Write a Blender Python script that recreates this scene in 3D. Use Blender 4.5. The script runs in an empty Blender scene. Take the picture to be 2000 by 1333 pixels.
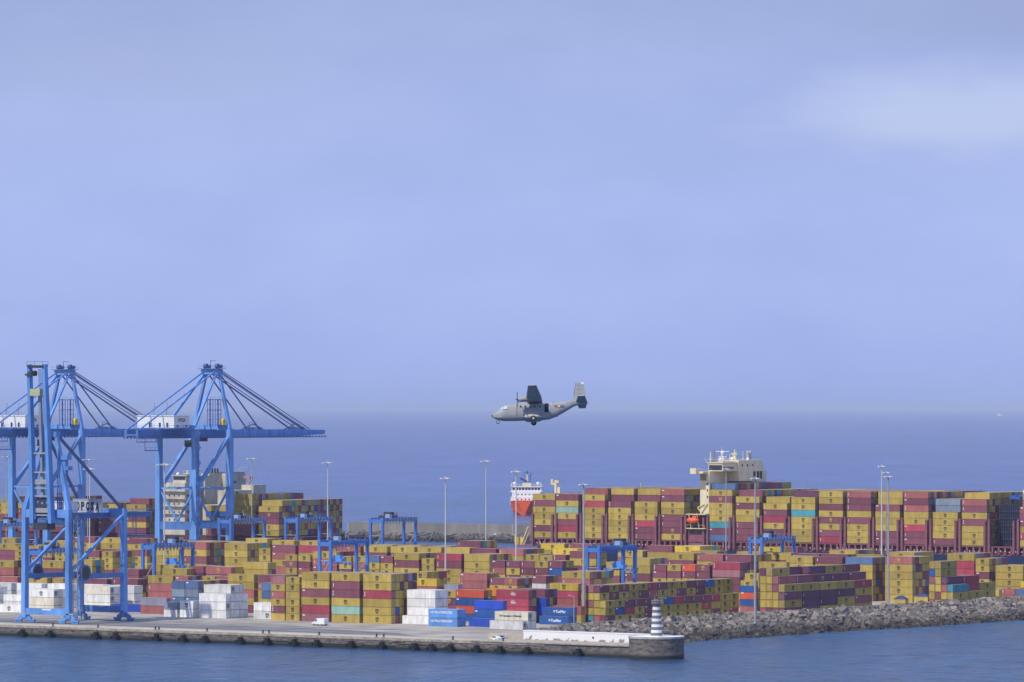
import bpy, bmesh, math, random
import numpy as np
from mathutils import Vector, Matrix
random.seed(7); RNG = np.random.default_rng(11)
R = math.radians
scene = bpy.context.scene
COL = scene.collection

# ---------------------------------------------------------------- camera
F_PX = 9400.0; Y_H = 795.0; CAM_H = 79.0; QZ = 3.5      # focal length and level line in photo pixels, heights in metres
cam_d = bpy.data.cameras.new("camera"); cam = bpy.data.objects.new("camera", cam_d); COL.objects.link(cam)
cam.location = (0, 0, CAM_H); cam.rotation_euler = (R(90), 0, 0)
cam_d.sensor_width = 36; cam_d.lens = F_PX * 36 / 2000
cam_d.shift_y = (Y_H - 666.5) / 2000
cam_d.clip_start = 1; cam_d.clip_end = 300000
scene.camera = cam

# ---------------------------------------------------------------- world, sun, exposure
SUN_AZ = math.atan2(-0.66, -0.75); SUN_EL = R(50)          # direction towards the sun
scene.view_settings.view_transform = 'Standard'; scene.view_settings.look = 'None'
scene.view_settings.exposure = 0.0; scene.view_settings.gamma = 1
world = bpy.data.worlds.new("World"); scene.world = world; world.use_nodes = True
nt = world.node_tree; N = nt.nodes; LK = nt.links
for n in list(N): N.remove(n)
def wn(t, **k):
    n = N.new(t)
    for a, b in k.items(): setattr(n, a, b)
    return n
wout = wn('ShaderNodeOutputWorld'); bg = wn('ShaderNodeBackground'); bg.inputs[1].default_value = 0.1
sky = wn('ShaderNodeTexSky', sky_type='NISHITA', sun_disc=False, sun_elevation=SUN_EL, sun_rotation=math.pi/2 - SUN_AZ, altitude=80, air_density=1.0, dust_density=0.6, ozone_density=3.0)
tc = wn('ShaderNodeTexCoord')
def wnoise(scale, sc, detail=4, rough=0.55):
    mp = wn('ShaderNodeMapping'); mp.inputs['Scale'].default_value = sc
    LK.new(tc.outputs['Generated'], mp.inputs[0])
    nz = wn('ShaderNodeTexNoise'); nz.inputs['Scale'].default_value = scale; nz.inputs['Detail'].default_value = detail; nz.inputs['Roughness'].default_value = rough
    LK.new(mp.outputs[0], nz.inputs['Vector']); return nz
def wramp(src, stops):
    r = wn('ShaderNodeValToRGB'); LK.new(src, r.inputs[0])
    while len(r.color_ramp.elements) < len(stops): r.color_ramp.elements.new(0.5)
    for e, (p, c) in zip(r.color_ramp.elements, stops): e.position = p; e.color = (*c, 1)
    r.color_ramp.interpolation = 'EASE'
    return r
def wmix(fac, a, b, mode='MIX'):
    m = wn('ShaderNodeMix', data_type='RGBA', blend_type=mode); m.clamp_result = False
    for i, v in ((0, fac), (6, a), (7, b)):
        if isinstance(v, (int, float)): m.inputs[i].default_value = v
        elif isinstance(v, tuple): m.inputs[i].default_value = (*v, 1)
        else: LK.new(v, m.inputs[i])
    return m.outputs[2]
# thin high cloud over the whole sky: the veil's colour changes with height above the horizon, its thickness with two noises
sep = wn('ShaderNodeSeparateXYZ'); LK.new(tc.outputs['Generated'], sep.inputs[0])
veil = wramp(sep.outputs[2], [(0.0, (0.325, 0.425, 0.820)), (0.010, (0.352, 0.458, 0.870)), (0.035, (0.392, 0.490, 0.900)), (0.062, (0.385, 0.475, 0.850)), (0.086, (0.355, 0.437, 0.760)), (0.30, (0.34, 0.46, 0.86)), (1.0, (0.34, 0.47, 0.95))])
sc10 = wn('ShaderNodeVectorMath', operation='SCALE'); LK.new(veil.outputs[0], sc10.inputs[0]); sc10.inputs['Scale'].default_value = 10.0
n1 = wnoise(11.0, (1, 1, 2.6), 4, 0.5); n2 = wnoise(30.0, (1, 1, 2.2), 5, 0.55)
c1 = wramp(n1.outputs[0], [(0.35, (0.955, 0.96, 0.975)), (0.65, (1.035, 1.03, 1.015))])
c2 = wramp(n2.outputs[0], [(0.3, (0.975, 0.975, 0.98)), (0.7, (1.03, 1.025, 1.01))])
v1 = wmix(1.0, sc10.outputs[0], c1.outputs[0], 'MULTIPLY'); v2 = wmix(1.0, v1, c2.outputs[0], 'MULTIPLY')
# one brighter, sunlit bank of cloud low in the right of the sky
def cloudbank(d, rx, rz, soft):
    mp = wn('ShaderNodeMapping'); mp.vector_type = 'POINT'
    sub = wn('ShaderNodeVectorMath', operation='SUBTRACT'); LK.new(tc.outputs['Generated'], sub.inputs[0]); sub.inputs[1].default_value = d
    mul = wn('ShaderNodeVectorMath', operation='MULTIPLY'); LK.new(sub.outputs[0], mul.inputs[0]); mul.inputs[1].default_value = (1/rx, 0, 1/rz)
    wob = wnoise(34.0, (1, 1, 2.2), 6, 0.6)
    ad = wn('ShaderNodeVectorMath', operation='SCALE'); LK.new(wob.outputs[1], ad.inputs[0]); ad.inputs['Scale'].default_value = soft
    ad2 = wn('ShaderNodeVectorMath', operation='ADD'); LK.new(mul.outputs[0], ad2.inputs[0]); LK.new(ad.outputs[0], ad2.inputs[1])
    of = wn('ShaderNodeVectorMath', operation='SUBTRACT'); LK.new(ad2.outputs[0], of.inputs[0]); of.inputs[1].default_value = (soft/2,)*3
    mu2 = wn('ShaderNodeVectorMath', operation='MULTIPLY'); LK.new(of.outputs[0], mu2.inputs[0]); mu2.inputs[1].default_value = (1, 0, 1)
    ln = wn('ShaderNodeVectorMath', operation='LENGTH'); LK.new(mu2.outputs[0], ln.inputs[0])
    return wramp(ln.outputs['Value'], [(0.15, (1, 1, 1)), (1.0, (0, 0, 0))])
b1 = cloudbank((0.093, 0, 0.0605), 0.052, 0.0125, 1.0)
b2 = cloudbank((0.110, 0, 0.0800), 0.060, 0.010, 0.9)
b3 = cloudbank((-0.075, 0, 0.0700), 0.060, 0.012, 1.2)
v3 = wmix(b1.outputs[0], v2, (5.5, 6.35, 8.9)); v3b = wmix(0.68, v2, v3)
k2 = wmix(b2.outputs[0], v3b, (3.0, 3.6, 5.8)); k2b = wmix(0.35, v3b, k2)
k3 = wmix(b3.outputs[0], k2b, (3.9, 4.6, 7.2)); k3b = wmix(0.4, k2b, k3)
skymix = wmix(0.93, sky.outputs[0], k3b)
LK.new(skymix, bg.inputs[0]); LK.new(bg.outputs[0], wout.inputs[0])

sun_d = bpy.data.lights.new("sun", 'SUN'); sun = bpy.data.objects.new("sun", sun_d); COL.objects.link(sun)
sun_d.energy = 3.5; sun_d.angle = R(0.53); sun_d.color = (1.0, 0.93, 0.80)
sdir = Vector((math.cos(SUN_EL)*math.cos(SUN_AZ), math.cos(SUN_EL)*math.sin(SUN_AZ), math.sin(SUN_EL)))
sun.rotation_euler = sdir.to_track_quat('Z', 'Y').to_euler(); sun.location = (0, 900, 600)

# ---------------------------------------------------------------- the port's own frame: u along the quays (to the near right), v across them (to the far right)
TH = R(34.9); CT, ST = math.cos(TH), math.sin(TH)
def W(u, v, z=0.0): return Vector((u*CT + v*ST, -u*ST + v*CT, z))
def s_at(px, v): return (F_PX*CT + ST*(px-1000)) / v        # photo pixels per metre
def uv_at(px, v):
    s = s_at(px, v); Y = F_PX/s; X = (px-1000)*Y/F_PX
    return X*CT - Y*ST, v
def from_ground(px, py, z=0.0):
    s = (py-Y_H)/(CAM_H-z); Y = F_PX/s; X = (px-1000)/s
    return X*CT - Y*ST, X*ST + Y*CT
def z_at(py, s): return CAM_H - (py-Y_H)/s

# ---------------------------------------------------------------- materials
MATS = {}
def mat(name, col, rough=0.6, metal=0.0, var=0.12, scale=0.6, streak=0.0, bump=0.0, spec=0.4, col2=None, coord='Object'):
    if name in MATS: return MATS[name]
    m = bpy.data.materials.new(name); m.use_nodes = True; t = m.node_tree; ns = t.nodes; p = ns['Principled BSDF']
    p.inputs['Roughness'].default_value = rough; p.inputs['Metallic'].default_value = metal; p.inputs['Specular IOR Level'].default_value = spec
    c = ns.new('ShaderNodeTexCoord'); mp = ns.new('ShaderNodeMapping'); mp.inputs['Scale'].default_value = (1, 1, 0.25 if streak else 1)
    t.links.new(c.outputs[coord], mp.inputs[0])
    nz = ns.new('ShaderNodeTexNoise'); nz.inputs['Scale'].default_value = scale; nz.inputs['Detail'].default_value = 5; nz.inputs['Roughness'].default_value = 0.65
    t.links.new(mp.outputs[0], nz.inputs['Vector'])
    r = ns.new('ShaderNodeValToRGB'); t.links.new(nz.outputs[0], r.inputs[0])
    a = col2 or tuple(x*(1-var*1.6) for x in col); b = tuple(min(1, x*(1+var)) for x in col)
    r.color_ramp.elements[0].position = 0.3; r.color_ramp.elements[0].color = (*a, 1)
    r.color_ramp.elements[1].position = 0.65; r.color_ramp.elements[1].color = (*b, 1)
    t.links.new(r.outputs[0], p.inputs['Base Color'])
    if bump:
        bp = ns.new('ShaderNodeBump'); bp.inputs['Strength'].default_value = bump; bp.inputs['Distance'].default_value = 0.3
        t.links.new(nz.outputs[0], bp.inputs['Height']); t.links.new(bp.outputs[0], p.inputs['Normal'])
    MATS[name] = m; return m
def attr_mat(name, rough=0.55, var=0.26, scale=0.5, stretch=(1, 1, 0.35), spec=0.35, bump=0.0):
    m = bpy.data.materials.new(name); m.use_nodes = True; t = m.node_tree; ns = t.nodes; p = ns['Principled BSDF']
    p.inputs['Roughness'].default_value = rough; p.inputs['Specular IOR Level'].default_value = spec
    at = ns.new('ShaderNodeAttribute'); at.attribute_name = 'Col'
    c = ns.new('ShaderNodeNewGeometry'); mp = ns.new('ShaderNodeMapping'); mp.inputs['Scale'].default_value = stretch; t.links.new(c.outputs['Position'], mp.inputs[0])
    nz = ns.new('ShaderNodeTexNoise'); nz.inputs['Scale'].default_value = scale; nz.inputs['Detail'].default_value = 6; nz.inputs['Roughness'].default_value = 0.7
    t.links.new(mp.outputs[0], nz.inputs['Vector'])
    r = ns.new('ShaderNodeMapRange'); t.links.new(nz.outputs[0], r.inputs[0]); r.inputs[1].default_value = 0.3; r.inputs[2].default_value = 0.7
    r.inputs[3].default_value = 1-var; r.inputs[4].default_value = 1+var*0.6
    mx = ns.new('ShaderNodeVectorMath'); mx.operation = 'SCALE'; t.links.new(at.outputs['Color'], mx.inputs[0]); t.links.new(r.outputs[0], mx.inputs['Scale'])
    mp2 = ns.new('ShaderNodeMapping'); mp2.inputs['Scale'].default_value = (1, 1, 0.12) if stretch[2] < 1 else (1, 1, 1); t.links.new(c.outputs['Position'], mp2.inputs[0])
    n2 = ns.new('ShaderNodeTexNoise'); n2.inputs['Scale'].default_value = 1.7; n2.inputs['Detail'].default_value = 4; t.links.new(mp2.outputs[0], n2.inputs['Vector'])
    r2 = ns.new('ShaderNodeMapRange'); t.links.new(n2.outputs[0], r2.inputs[0]); r2.inputs[1].default_value = 0.58; r2.inputs[2].default_value = 0.78; r2.inputs[4].default_value = 0.6
    m2 = ns.new('ShaderNodeMix'); m2.data_type = 'RGBA'; t.links.new(r2.outputs[0], m2.inputs[0]); t.links.new(mx.outputs[0], m2.inputs[6]); m2.inputs[7].default_value = (0.14, 0.10, 0.075, 1)      # rust and dirt running down the panels
    t.links.new(m2.outputs[2], p.inputs['Base Color'])
    if bump:
        bp = ns.new('ShaderNodeBump'); bp.inputs['Strength'].default_value = bump; bp.inputs['Distance'].default_value = 0.5
        t.links.new(nz.outputs[0], bp.inputs['Height']); t.links.new(bp.outputs[0], p.inputs['Normal'])
    return m
M_BOX = attr_mat('container_paint'); M_ROCK = attr_mat('quarry_rock', 0.9, 0.3, 1.1, (1, 1, 1), 0.1, 0.6)
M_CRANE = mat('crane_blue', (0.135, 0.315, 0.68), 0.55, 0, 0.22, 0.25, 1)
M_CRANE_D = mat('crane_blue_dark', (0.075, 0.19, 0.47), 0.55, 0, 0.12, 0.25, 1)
M_RTG = mat('yard_crane_blue', (0.07, 0.19, 0.54), 0.5, 0, 0.12, 0.4, 1)
M_WHITE = mat('white_paint', (0.78, 0.79, 0.78), 0.5, 0, 0.06, 0.7, 1)
M_CREAM = mat('cream_paint', (0.72, 0.64, 0.42), 0.55, 0, 0.10, 0.3, 1)
M_CREAM2 = mat('weathered_cream_paint', (0.54, 0.51, 0.42), 0.6, 0, 0.22, 0.25, 1)
M_GLASS = mat('dark_window_glass', (0.03, 0.045, 0.07), 0.15, 0, 0.1, 2, 0, 0, 0.6)
M_STEEL = mat('galvanised_steel', (0.45, 0.455, 0.45), 0.45, 0.3, 0.08, 0.8)
M_DARK = mat('dark_machinery', (0.045, 0.05, 0.06), 0.6, 0, 0.3, 1.2)
M_CABLE = mat('dark_blue_cable', (0.07, 0.13, 0.30), 0.5, 0, 0.1, 1)
M_RUB = mat('black_rubber', (0.012, 0.014, 0.018), 0.8, 0, 0.2, 2)
M_LASH = mat('maroon_steel', (0.235, 0.085, 0.115), 0.6, 0, 0.15, 0.4, 1)
M_HULL = mat('navy_hull', (0.010, 0.022, 0.075), 0.45, 0, 0.25, 0.05, 1)
M_ORANGE = mat('safety_orange', (0.85, 0.12, 0.03), 0.5, 0, 0.1, 0.6)
M_YEL = mat('yellow_machine_paint', (0.75, 0.55, 0.06), 0.5, 0, 0.1, 1)
M_INK = mat('dark_lettering', (0.018, 0.018, 0.035), 0.6, 0, 0.1, 1)
M_INKW = mat('white_lettering', (0.80, 0.82, 0.84), 0.6, 0, 0.05, 1)
M_INKY = mat('yellow_lettering', (0.55, 0.38, 0.08), 0.6, 0, 0.05, 1)

# ---------------------------------------------------------------- mesh building
class MB:
    """collects boxes, beams and tubes and links them as one mesh object"""
    def __init__(self): self.v = []; self.f = []; self.m = []; self.mi = 0
    def add(self, vs, fs):
        b = len(self.v); self.v += [tuple(p) for p in vs]; self.f += [tuple(i+b for i in f) for f in fs]; self.m += [self.mi]*len(fs); return self
    def box(self, x0, x1, y0, y1, z0, z1):
        vs = [(x, y, z) for z in (z0, z1) for y in (y0, y1) for x in (x0, x1)]
        return self.add(vs, [(0,2,3,1),(4,5,7,6),(0,1,5,4),(2,6,7,3),(0,4,6,2),(1,3,7,5)])
    def beam(self, a, b, w, h=None, w2=None, h2=None):
        """box beam from a to b: w across, h deep; w2, h2 at the far end"""
        a = Vector(a); b = Vector(b); h = w if h is None else h; w2 = w if w2 is None else w2; h2 = h if h2 is None else h2
        d = (b-a).normalized(); up = Vector((0, 0, 1)) if abs(d.z) < 0.95 else Vector((0, 1, 0))
        x = d.cross(up).normalized(); y = x.cross(d).normalized(); vs = []
        for p, ww, hh in ((a, w, h), (b, w2, h2)):
            for sx, sy in ((-1,-1),(1,-1),(1,1),(-1,1)): vs.append(p + x*sx*ww/2 + y*sy*hh/2)
        return self.add(vs, [(0,1,2,3),(7,6,5,4),(0,4,5,1),(1,5,6,2),(2,6,7,3),(3,7,4,0)])
    def tube(self, a, b, r, r2=None, n=8):
        a = Vector(a); b = Vector(b); r2 = r if r2 is None else r2; d = (b-a).normalized()
        up = Vector((0, 0, 1)) if abs(d.z) < 0.95 else Vector((1, 0, 0)); x = d.cross(up).normalized(); y = x.cross(d).normalized(); vs = []
        for p, q in ((a, r), (b, r2)):
            for i in range(n): t = 2*math.pi*i/n; vs.append(p + x*q*math.cos(t) + y*q*math.sin(t))
        return self.add(vs, [(i, (i+1) % n, n+(i+1) % n, n+i) for i in range(n)] + [tuple(range(n-1, -1, -1)), tuple(range(n, 2*n))])
    def loft(self, rings, cap=True):
        n = len(rings[0]); vs = [p for r in rings for p in r]; fs = []
        for k in range(len(rings)-1):
            for i in range(n): fs.append((k*n+i, k*n+(i+1) % n, (k+1)*n+(i+1) % n, (k+1)*n+i))
        if cap: fs += [tuple(range(n-1, -1, -1)), tuple(range((len(rings)-1)*n, len(rings)*n))]
        return self.add(vs, fs)
    def prism(self, poly, z0, z1):
        n = len(poly); return self.loft([[(x, y, z0) for x, y in poly], [(x, y, z1) for x, y in poly]])
    def extrude_y(self, poly, y0, y1):
        """outline in x, z pushed along y"""
        return self.loft([[(x, y0, z) for x, z in poly], [(x, y1, z) for x, z in poly]])
    def lathe(self, prof, n=24, c=(0, 0)):
        return self.loft([[(c[0]+r*math.cos(2*math.pi*i/n), c[1]+r*math.sin(2*math.pi*i/n), z) for i in range(n)] for r, z in prof])
    def ball(self, c, r, n=10, sz=1.0):
        pr = [(max(1e-3, r*math.sin(math.pi*k/6)), c[2]-r*sz*math.cos(math.pi*k/6)) for k in range(7)]
        return self.lathe(pr, n, (c[0], c[1]))
    def mesh(self, name, mats, smooth=False):
        me = bpy.data.meshes.new(name); me.from_pydata(self.v, [], self.f)
        if not isinstance(mats, (list, tuple)): mats = [mats]
        for m in mats: me.materials.append(m)
        if len(mats) > 1: me.polygons.foreach_set('material_index', self.m)
        bm = bmesh.new(); bm.from_mesh(me); bmesh.ops.recalc_face_normals(bm, faces=bm.faces); bm.to_mesh(me); bm.free()
        if smooth:
            me.polygons.foreach_set('use_smooth', [True]*len(me.polygons))
            try: me.set_sharp_from_angle(angle=R(40))
            except Exception: pass
        me.update(); return me
    def build(self, name, mats, parent=None, smooth=False):
        o = bpy.data.objects.new(name, self.mesh(name, mats, smooth)); COL.objects.link(o)
        if parent is not None: o.parent = parent
        return o
def tag(o, label=None, cat=None, group=None, kind=None):
    for k, x in (('label', label), ('category', cat), ('group', group), ('kind', kind)):
        if x: o[k] = x
    return o
def empty(name, label, cat, loc, rot=-TH, group=None):
    o = bpy.data.objects.new(name, None); COL.objects.link(o); o.location = loc; o.rotation_euler = (0, 0, rot); o.empty_display_size = 2
    return tag(o, label, cat, group)
def copy_tree(o, parent=None):
    c = o.copy(); COL.objects.link(c); c.parent = parent
    for ch in list(o.children): copy_tree(ch, c)
    return c
TXT = {}
def text_geo(s, bold=0.0):
    """flat triangulated lettering: unit-high vertices in x, y centred on 0, and faces"""
    if (s, bold) in TXT: return TXT[(s, bold)]
    cu = bpy.data.curves.new('t', 'FONT'); cu.body = s; cu.align_x = 'CENTER'; cu.align_y = 'CENTER'; cu.resolution_u = 2; cu.offset = bold
    ob = bpy.data.objects.new('t', cu); COL.objects.link(ob); bpy.context.view_layer.update()
    me = bpy.data.meshes.new_from_object(ob.evaluated_get(bpy.context.evaluated_depsgraph_get()))
    v = np.array([tuple(x.co) for x in me.vertices]); f = [tuple(p.vertices) for p in me.polygons]
    v[:, :2] -= (v[:, :2].max(0)+v[:, :2].min(0))/2; v[:, :2] /= (v[:, 1].max()-v[:, 1].min())
    bpy.data.objects.remove(ob); bpy.data.curves.remove(cu); bpy.data.meshes.remove(me)
    TXT[(s, bold)] = (v, f); return TXT[(s, bold)]
def put_text(mb, s, c, h, ex, ey, en, bold=0.0, w=None, t=0.05):
    """lettering of height h centred on c; ex, ey: its right and up; en: its outward normal, t: thickness"""
    v, f = text_geo(s, bold); c = Vector(c); ex = Vector(ex); ey = Vector(ey); en = Vector(en)
    wid = v[:, 0].max()-v[:, 0].min(); k = (w/wid) if w else h
    n = len(v); vs = [c + ex*float(p[0])*k + ey*float(p[1])*h + en*t for p in v]; vs0 = [q - en*t for q in vs]
    mb.add(vs + vs0, f + [tuple(i+n for i in reversed(g)) for g in f])
# ---------------------------------------------------------------- containers: where every stack stands
PALC = {'y': (0.47, 0.350, 0.080), 'Y': (0.66, 0.47, 0.055), 'm': (0.225, 0.074, 0.105), 'r': (0.42, 0.065, 0.10), 'n': (0.37, 0.125, 0.120), 'p': (0.34, 0.15, 0.17), 'o': (0.68, 0.115, 0.055), 'O': (0.80, 0.27, 0.03),
        'b': (0.028, 0.105, 0.34), 'k': (0.028, 0.085, 0.50), 's': (0.10, 0.17, 0.33), 'q': (0.24, 0.30, 0.38), 'l': (0.33, 0.32, 0.42), 'w': (0.78, 0.78, 0.75), 'c': (0.80, 0.75, 0.60), 't': (0.08, 0.34, 0.42), 'g': (0.28, 0.46, 0.38), 'a': (0.14, 0.34, 0.74), 'v': (0.14, 0.050, 0.100)}
CNAME = {'y': 'mustard yellow', 'Y': 'bright yellow', 'm': 'maroon', 'r': 'crimson', 'n': 'dusty red', 'p': 'faded pink', 'o': 'orange red', 'O': 'bright orange', 'b': 'blue', 'k': 'cobalt blue', 's': 'slate blue', 'q': 'grey blue', 'l': 'lavender grey', 'w': 'white', 'c': 'cream', 't': 'teal', 'g': 'mint green', 'a': 'sky blue', 'v': 'dark plum'}
LEN = {'4': 12.19, '2': 6.06, '5': 13.72}
ORD = ['first', 'second', 'third', 'fourth', 'fifth', 'sixth', 'seventh', 'eighth', 'ninth', 'tenth', 'eleventh', 'twelfth', 'thirteenth', 'fourteenth', 'fifteenth', 'sixteenth', 'seventeenth', 'eighteenth', 'nineteenth', 'twentieth', 'twenty-first', 'twenty-second']
BOX = []            # every container: u0, u1, v0, v1, z0, h, colour, rotated, words for its label, ship or yard
TAKEN = []          # footprints of stacks already standing
def rc(first=False): return random.choice('yyyyyyymmmmynnrbsymyvymyyvmqyyt' if not first else 'yyyymmnyyr')
def free(u0, u1, v0, v1):
    for a, b, c, d in TAKEN:
        if min(u1, b)-max(u0, a) > 0.25 and min(v1, d)-max(v0, c) > 0.25: return False
    return True
SKIPPED = []
def bank(phrase, v, rows, data, ship=False, base=QZ, pitch=2.56, rand=0.12):
    stacks = []
    for it in data.split(';'):
        f = it.split(); px, yt = float(f[0]), float(f[1]); L = LEN[f[2]]; cols = f[3]; rw = int(f[4]) if len(f) > 4 else rows
        nfix = int(f[5]) if len(f) > 5 else 0; back = int(f[6]) if len(f) > 6 else 0
        s = s_at(px, v); ur = uv_at(px, v)[0]; ht = (CAM_H-base) - (yt-Y_H)/s
        n = nfix or max(1, len(cols), round(ht/2.80))
        if not nfix and ht/n < 2.55 and n > len(cols): n -= 1
        h = min(3.0, max(2.50, ht/n)); stacks.append((px, ur, L, n, h, cols, rw, back))
    stacks.sort(key=lambda t: t[0])
    for si, (px, ur, L, n, h, cols, rw, back) in enumerate(stacks):
        prev = n
        for r in range(rw):
            v0 = v + r*pitch; u1 = ur; u0 = ur-L
            if not free(u0, u1, v0, v0+2.44): SKIPPED.append((phrase, px, r)); continue
            TAKEN.append((u0, u1, v0, v0+2.44))
            if r == 0: nr = n
            elif back: nr = back
            else:
                nr = prev if random.random() > rand else max(1, n-random.choice((0, 1)))
                prev = nr
            for k in range(nr):                 # k counts tiers from the ground
                top = nr-1-k
                c = (cols[top] if top < len(cols) else rc(True)) if r == 0 else rc()
                if r and cols[:1] in ('w', 'c') and len(set(cols)-set('wc')) == 0: c = random.choice('wwwc')
                if r and phrase.startswith('sky blue'): c = 'a'
                jit = random.uniform(-.05, .05)
                BOX.append(dict(u0=u0+jit, u1=u1+jit, v0=v0, v1=v0+2.44, z=base+k*h, h=h, c=c, rot=False, L=L, top=top, si=si, ns=len(stacks), r=r, ph=phrase, ship=ship, logo=1, n=nr))
def rowv(phrase, u, v0, L, tiers, pitch=None, base=QZ, h=2.62):
    """a row of containers turned to lie along v; tiers are given from the top down, each a colour per container; '.' leaves a place empty"""
    pitch = pitch or L+0.18; nt = len(tiers)
    for ti, t in enumerate(tiers):
        for i, c in enumerate(t):
            if c == '.': continue
            k = nt-1-ti
            above = next((j for j in range(nt) if i < len(tiers[j]) and tiers[j][i] != '.'), 0)
            BOX.append(dict(u0=u-2.44, u1=u, v0=v0+i*pitch, v1=v0+i*pitch+L, z=base+k*h, h=h, c=c, rot=True, L=L, top=ti-above, si=i, ns=len(t), r=0, ph=phrase, ship=False, logo=1, n=nt))
    TAKEN.append((u-2.44, u, v0, v0+len(tiers[-1])*pitch))

# --- turned rows behind the rubble (their long sides are in shade, their ends catch the sun)
uF2 = from_ground(1182.5, 1217.5, QZ); U2, V2 = uF2
rowv('front row above the rubble', U2, V2, 6.06, ['yymmmybrmmmryy', 'ybrymyyyyyryyy', 'myyymyyyyyymyr'])
rowv('second row above the rubble', U2-2.62, V2+0.2, 6.06, ['mymyyrmyymmbyy', 'ymyymnyymymyyy', 'yymyyymyyymyyy', 'yyymyyyymyyyyy', 'nyyymyyyyyymyy'])
rowv('third row above the rubble', U2-5.24, V2+0.3, 6.06, ['pmyynymymyyymy', 'yyymyyynyyymyy', 'nyyymyymyyyyyy', 'yyyyymyyyymyyy', 'tyyymyyyynyyyy'])
rowv('fourth row above the rubble', U2-7.86, V2+0.1, 6.06, ['nmyymy', 'yyymyy', 'nyyymy', 'ymyyyy', 'mmymyy'])
U3, V3 = from_ground(1532, 1203.5, QZ)
rowv('maroon block by the tall lamp', U3, V3, 12.19, ['yyyyr', 'mvvvy', 'yvvym', 'mmyyy'], 12.45, h=2.86)
rowv('second row of the maroon block', U3-2.62, V3, 12.19, ['nmvvm', 'myyyy', 'ymyyy', 'yymyy', 'mmyyy'], 12.45, h=2.86)
rowv('third row of the maroon block', U3-5.24, V3, 12.19, ['y.vym', 'ynvmy', 'yyyyy', 'ymyyy', 'yymyy', 'mmyyy'], 12.45, h=2.86)
rowv('fourth row of the maroon block', U3-7.86, V3, 12.19, ['vvy.', 'yyyy', 'ymyy', 'ymyy', 'yyyy', 'nyyy'], 12.45, h=2.86)
U4, V4 = from_ground(1861, 1187, QZ)
rowv('block with the teal container', U4, V4, 12.19, ['t..', 'yy.', 'mym'], 12.6, h=2.88)
rowv('second row of the teal block', U4-2.62, V4, 12.19, ['vr.', 'nry', 'yyy', 'ryy'], 12.6, h=2.88)
rowv('third row of the teal block', U4-5.24, V4, 12.19, ['y.', 'y.', 'ym', 'yy', 'my', 'yy'], 12.6, h=2.88)
rowv('fourth row of the teal block', U4-7.86, V4, 12.19, ['y.', 'b.', 'nm', 'yy', 'yy', 'ny'], 12.6, h=2.88)

# --- front of the yard; each stack: photo x of its right edge, photo y of its top, length, colours from the top
bank('tall front block by the van', 1348, 6, '764 1121.5 4 yyryyy 6 6;702 1120 4 ymmygy 6 6;643 1118.5 4 yymyrp 5 6;585 1127 2 yyyyyy 1 6;556 1126.5 2 pynymy 1 6', rand=0)
bank('white pile with blue logo', 1349, 1, '441 1160 4 www 1 3')
bank('big white pile', 1351.6, 4, '450.5 1143 4 wwww 3 4', rand=0)
bank('back of the big white pile', 1359.4, 1, '476 1160 4 www 1 3')
bank('pale pair left of big white pile', 1349, 1, '377 1174 2 ww 2 2;346 1177 2 qw 2 2', rand=0)
bank('white pile left of tall block', 1352, 2, '548.5 1175 4 ww 2 2', rand=0)
bank('lone white stack right of tall block', 1352, 1, '841 1203 4 w 1 1')
bank('white reefer stack right of tall block', 1355, 3, '850 1153 4 www 3 4', rand=0)
bank('sky blue freezer pair', 1343, 2, '893 1189 4 aa 2 2', rand=0)
bank('low cobalt row by the freezer pair', 1348, 1, '973 1206 4 k 1 1')
bank('cobalt stack behind lone cobalt', 1353, 1, '982 1174 4 kbb 1 3')
bank('low white trailer at yard corner', 1338, 1, '1021 1211 5 w 1 1')
bank('cream reefer at yard corner', 1340.7, 2, '1031 1192 5 cw 2 2', rand=0)
bank('white pile under blue crane', 1345, 3, '105 1151.5 4 wcc 3 3;42 1180 4 w 1 1', rand=0)
bank('lone white box by crane leg', 1349, 1, '140 1183 2 w 1 1')
bank('blue container on the apron', 1372, 1, '273 1179 4 k 1 1')
bank('pair left of pale pair', 1364, 1, '325 1167 4 ln 1 2')
bank('white row behind crane', 1376, 3, '215 1145 4 cwc 3 3;55 1164 4 ww 1 2;-3 1146 4 www 2 3', rand=0)
bank('long white row behind crane', 1388, 2, '262 1143 4 www;201 1142 4 www;141 1141 4 www;81 1140 4 wwc;22 1139 4 www', rand=0)
bank('blue written pair by lamp post', 1376, 2, '1110 1204 4 b 1 1', rand=0)
bank('upper blue written container', 1379, 1, '1119 1187 4 bb 1 2')
bank('small cobalt box', 1384, 1, '1066 1168 2 kkm 1 3')
bank('crimson pair with white letters', 1378, 7, '1032 1153 5 rrrr 7 4', rand=0)
bank('orange and blue pile', 1379, 2, '945 1153 4 obob 2 4', rand=0)
bank('orange container behind crimson pair', 1392, 1, '1006 1150 4 Omby 1 4')
bank('low red box behind written pair', 1390, 1, '1135 1177 4 ny 1 0')
bank('pile by the thick lamp mast', 1403, 2, '1129 1140 4 Yrnn 2 0', rand=0)
bank('slate pair behind white pile', 1377, 8, '387 1135 2 sqss 8 4;360.5 1135 2 sqss 3 4', rand=0)
bank('blue pile left of tall block', 1378, 2, '563 1139 4 ssy 2 4', rand=0)
bank('row behind the slate pair', 1412, 3, '338 1125 4 ynnr 1 4;367 1124 2 nmnr 3 4;269 1131 4 mymy 3 4;209 1131 4 mmym 2 4;150 1130 4 yymy 2 4;92 1129 4 ynmy 2 4;34 1131 4 nnym 2 4', rand=0)
bank('yellow stack behind white pile', 1391, 3, '496 1122 4 yynym 1 5;556 1124 4 mnyym 3 5', rand=0)
bank('row left of the yellow stack', 1418, 3, '447 1121 2 nmny 3 4;420 1120 2 ymyy 3 4', rand=0)
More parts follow.
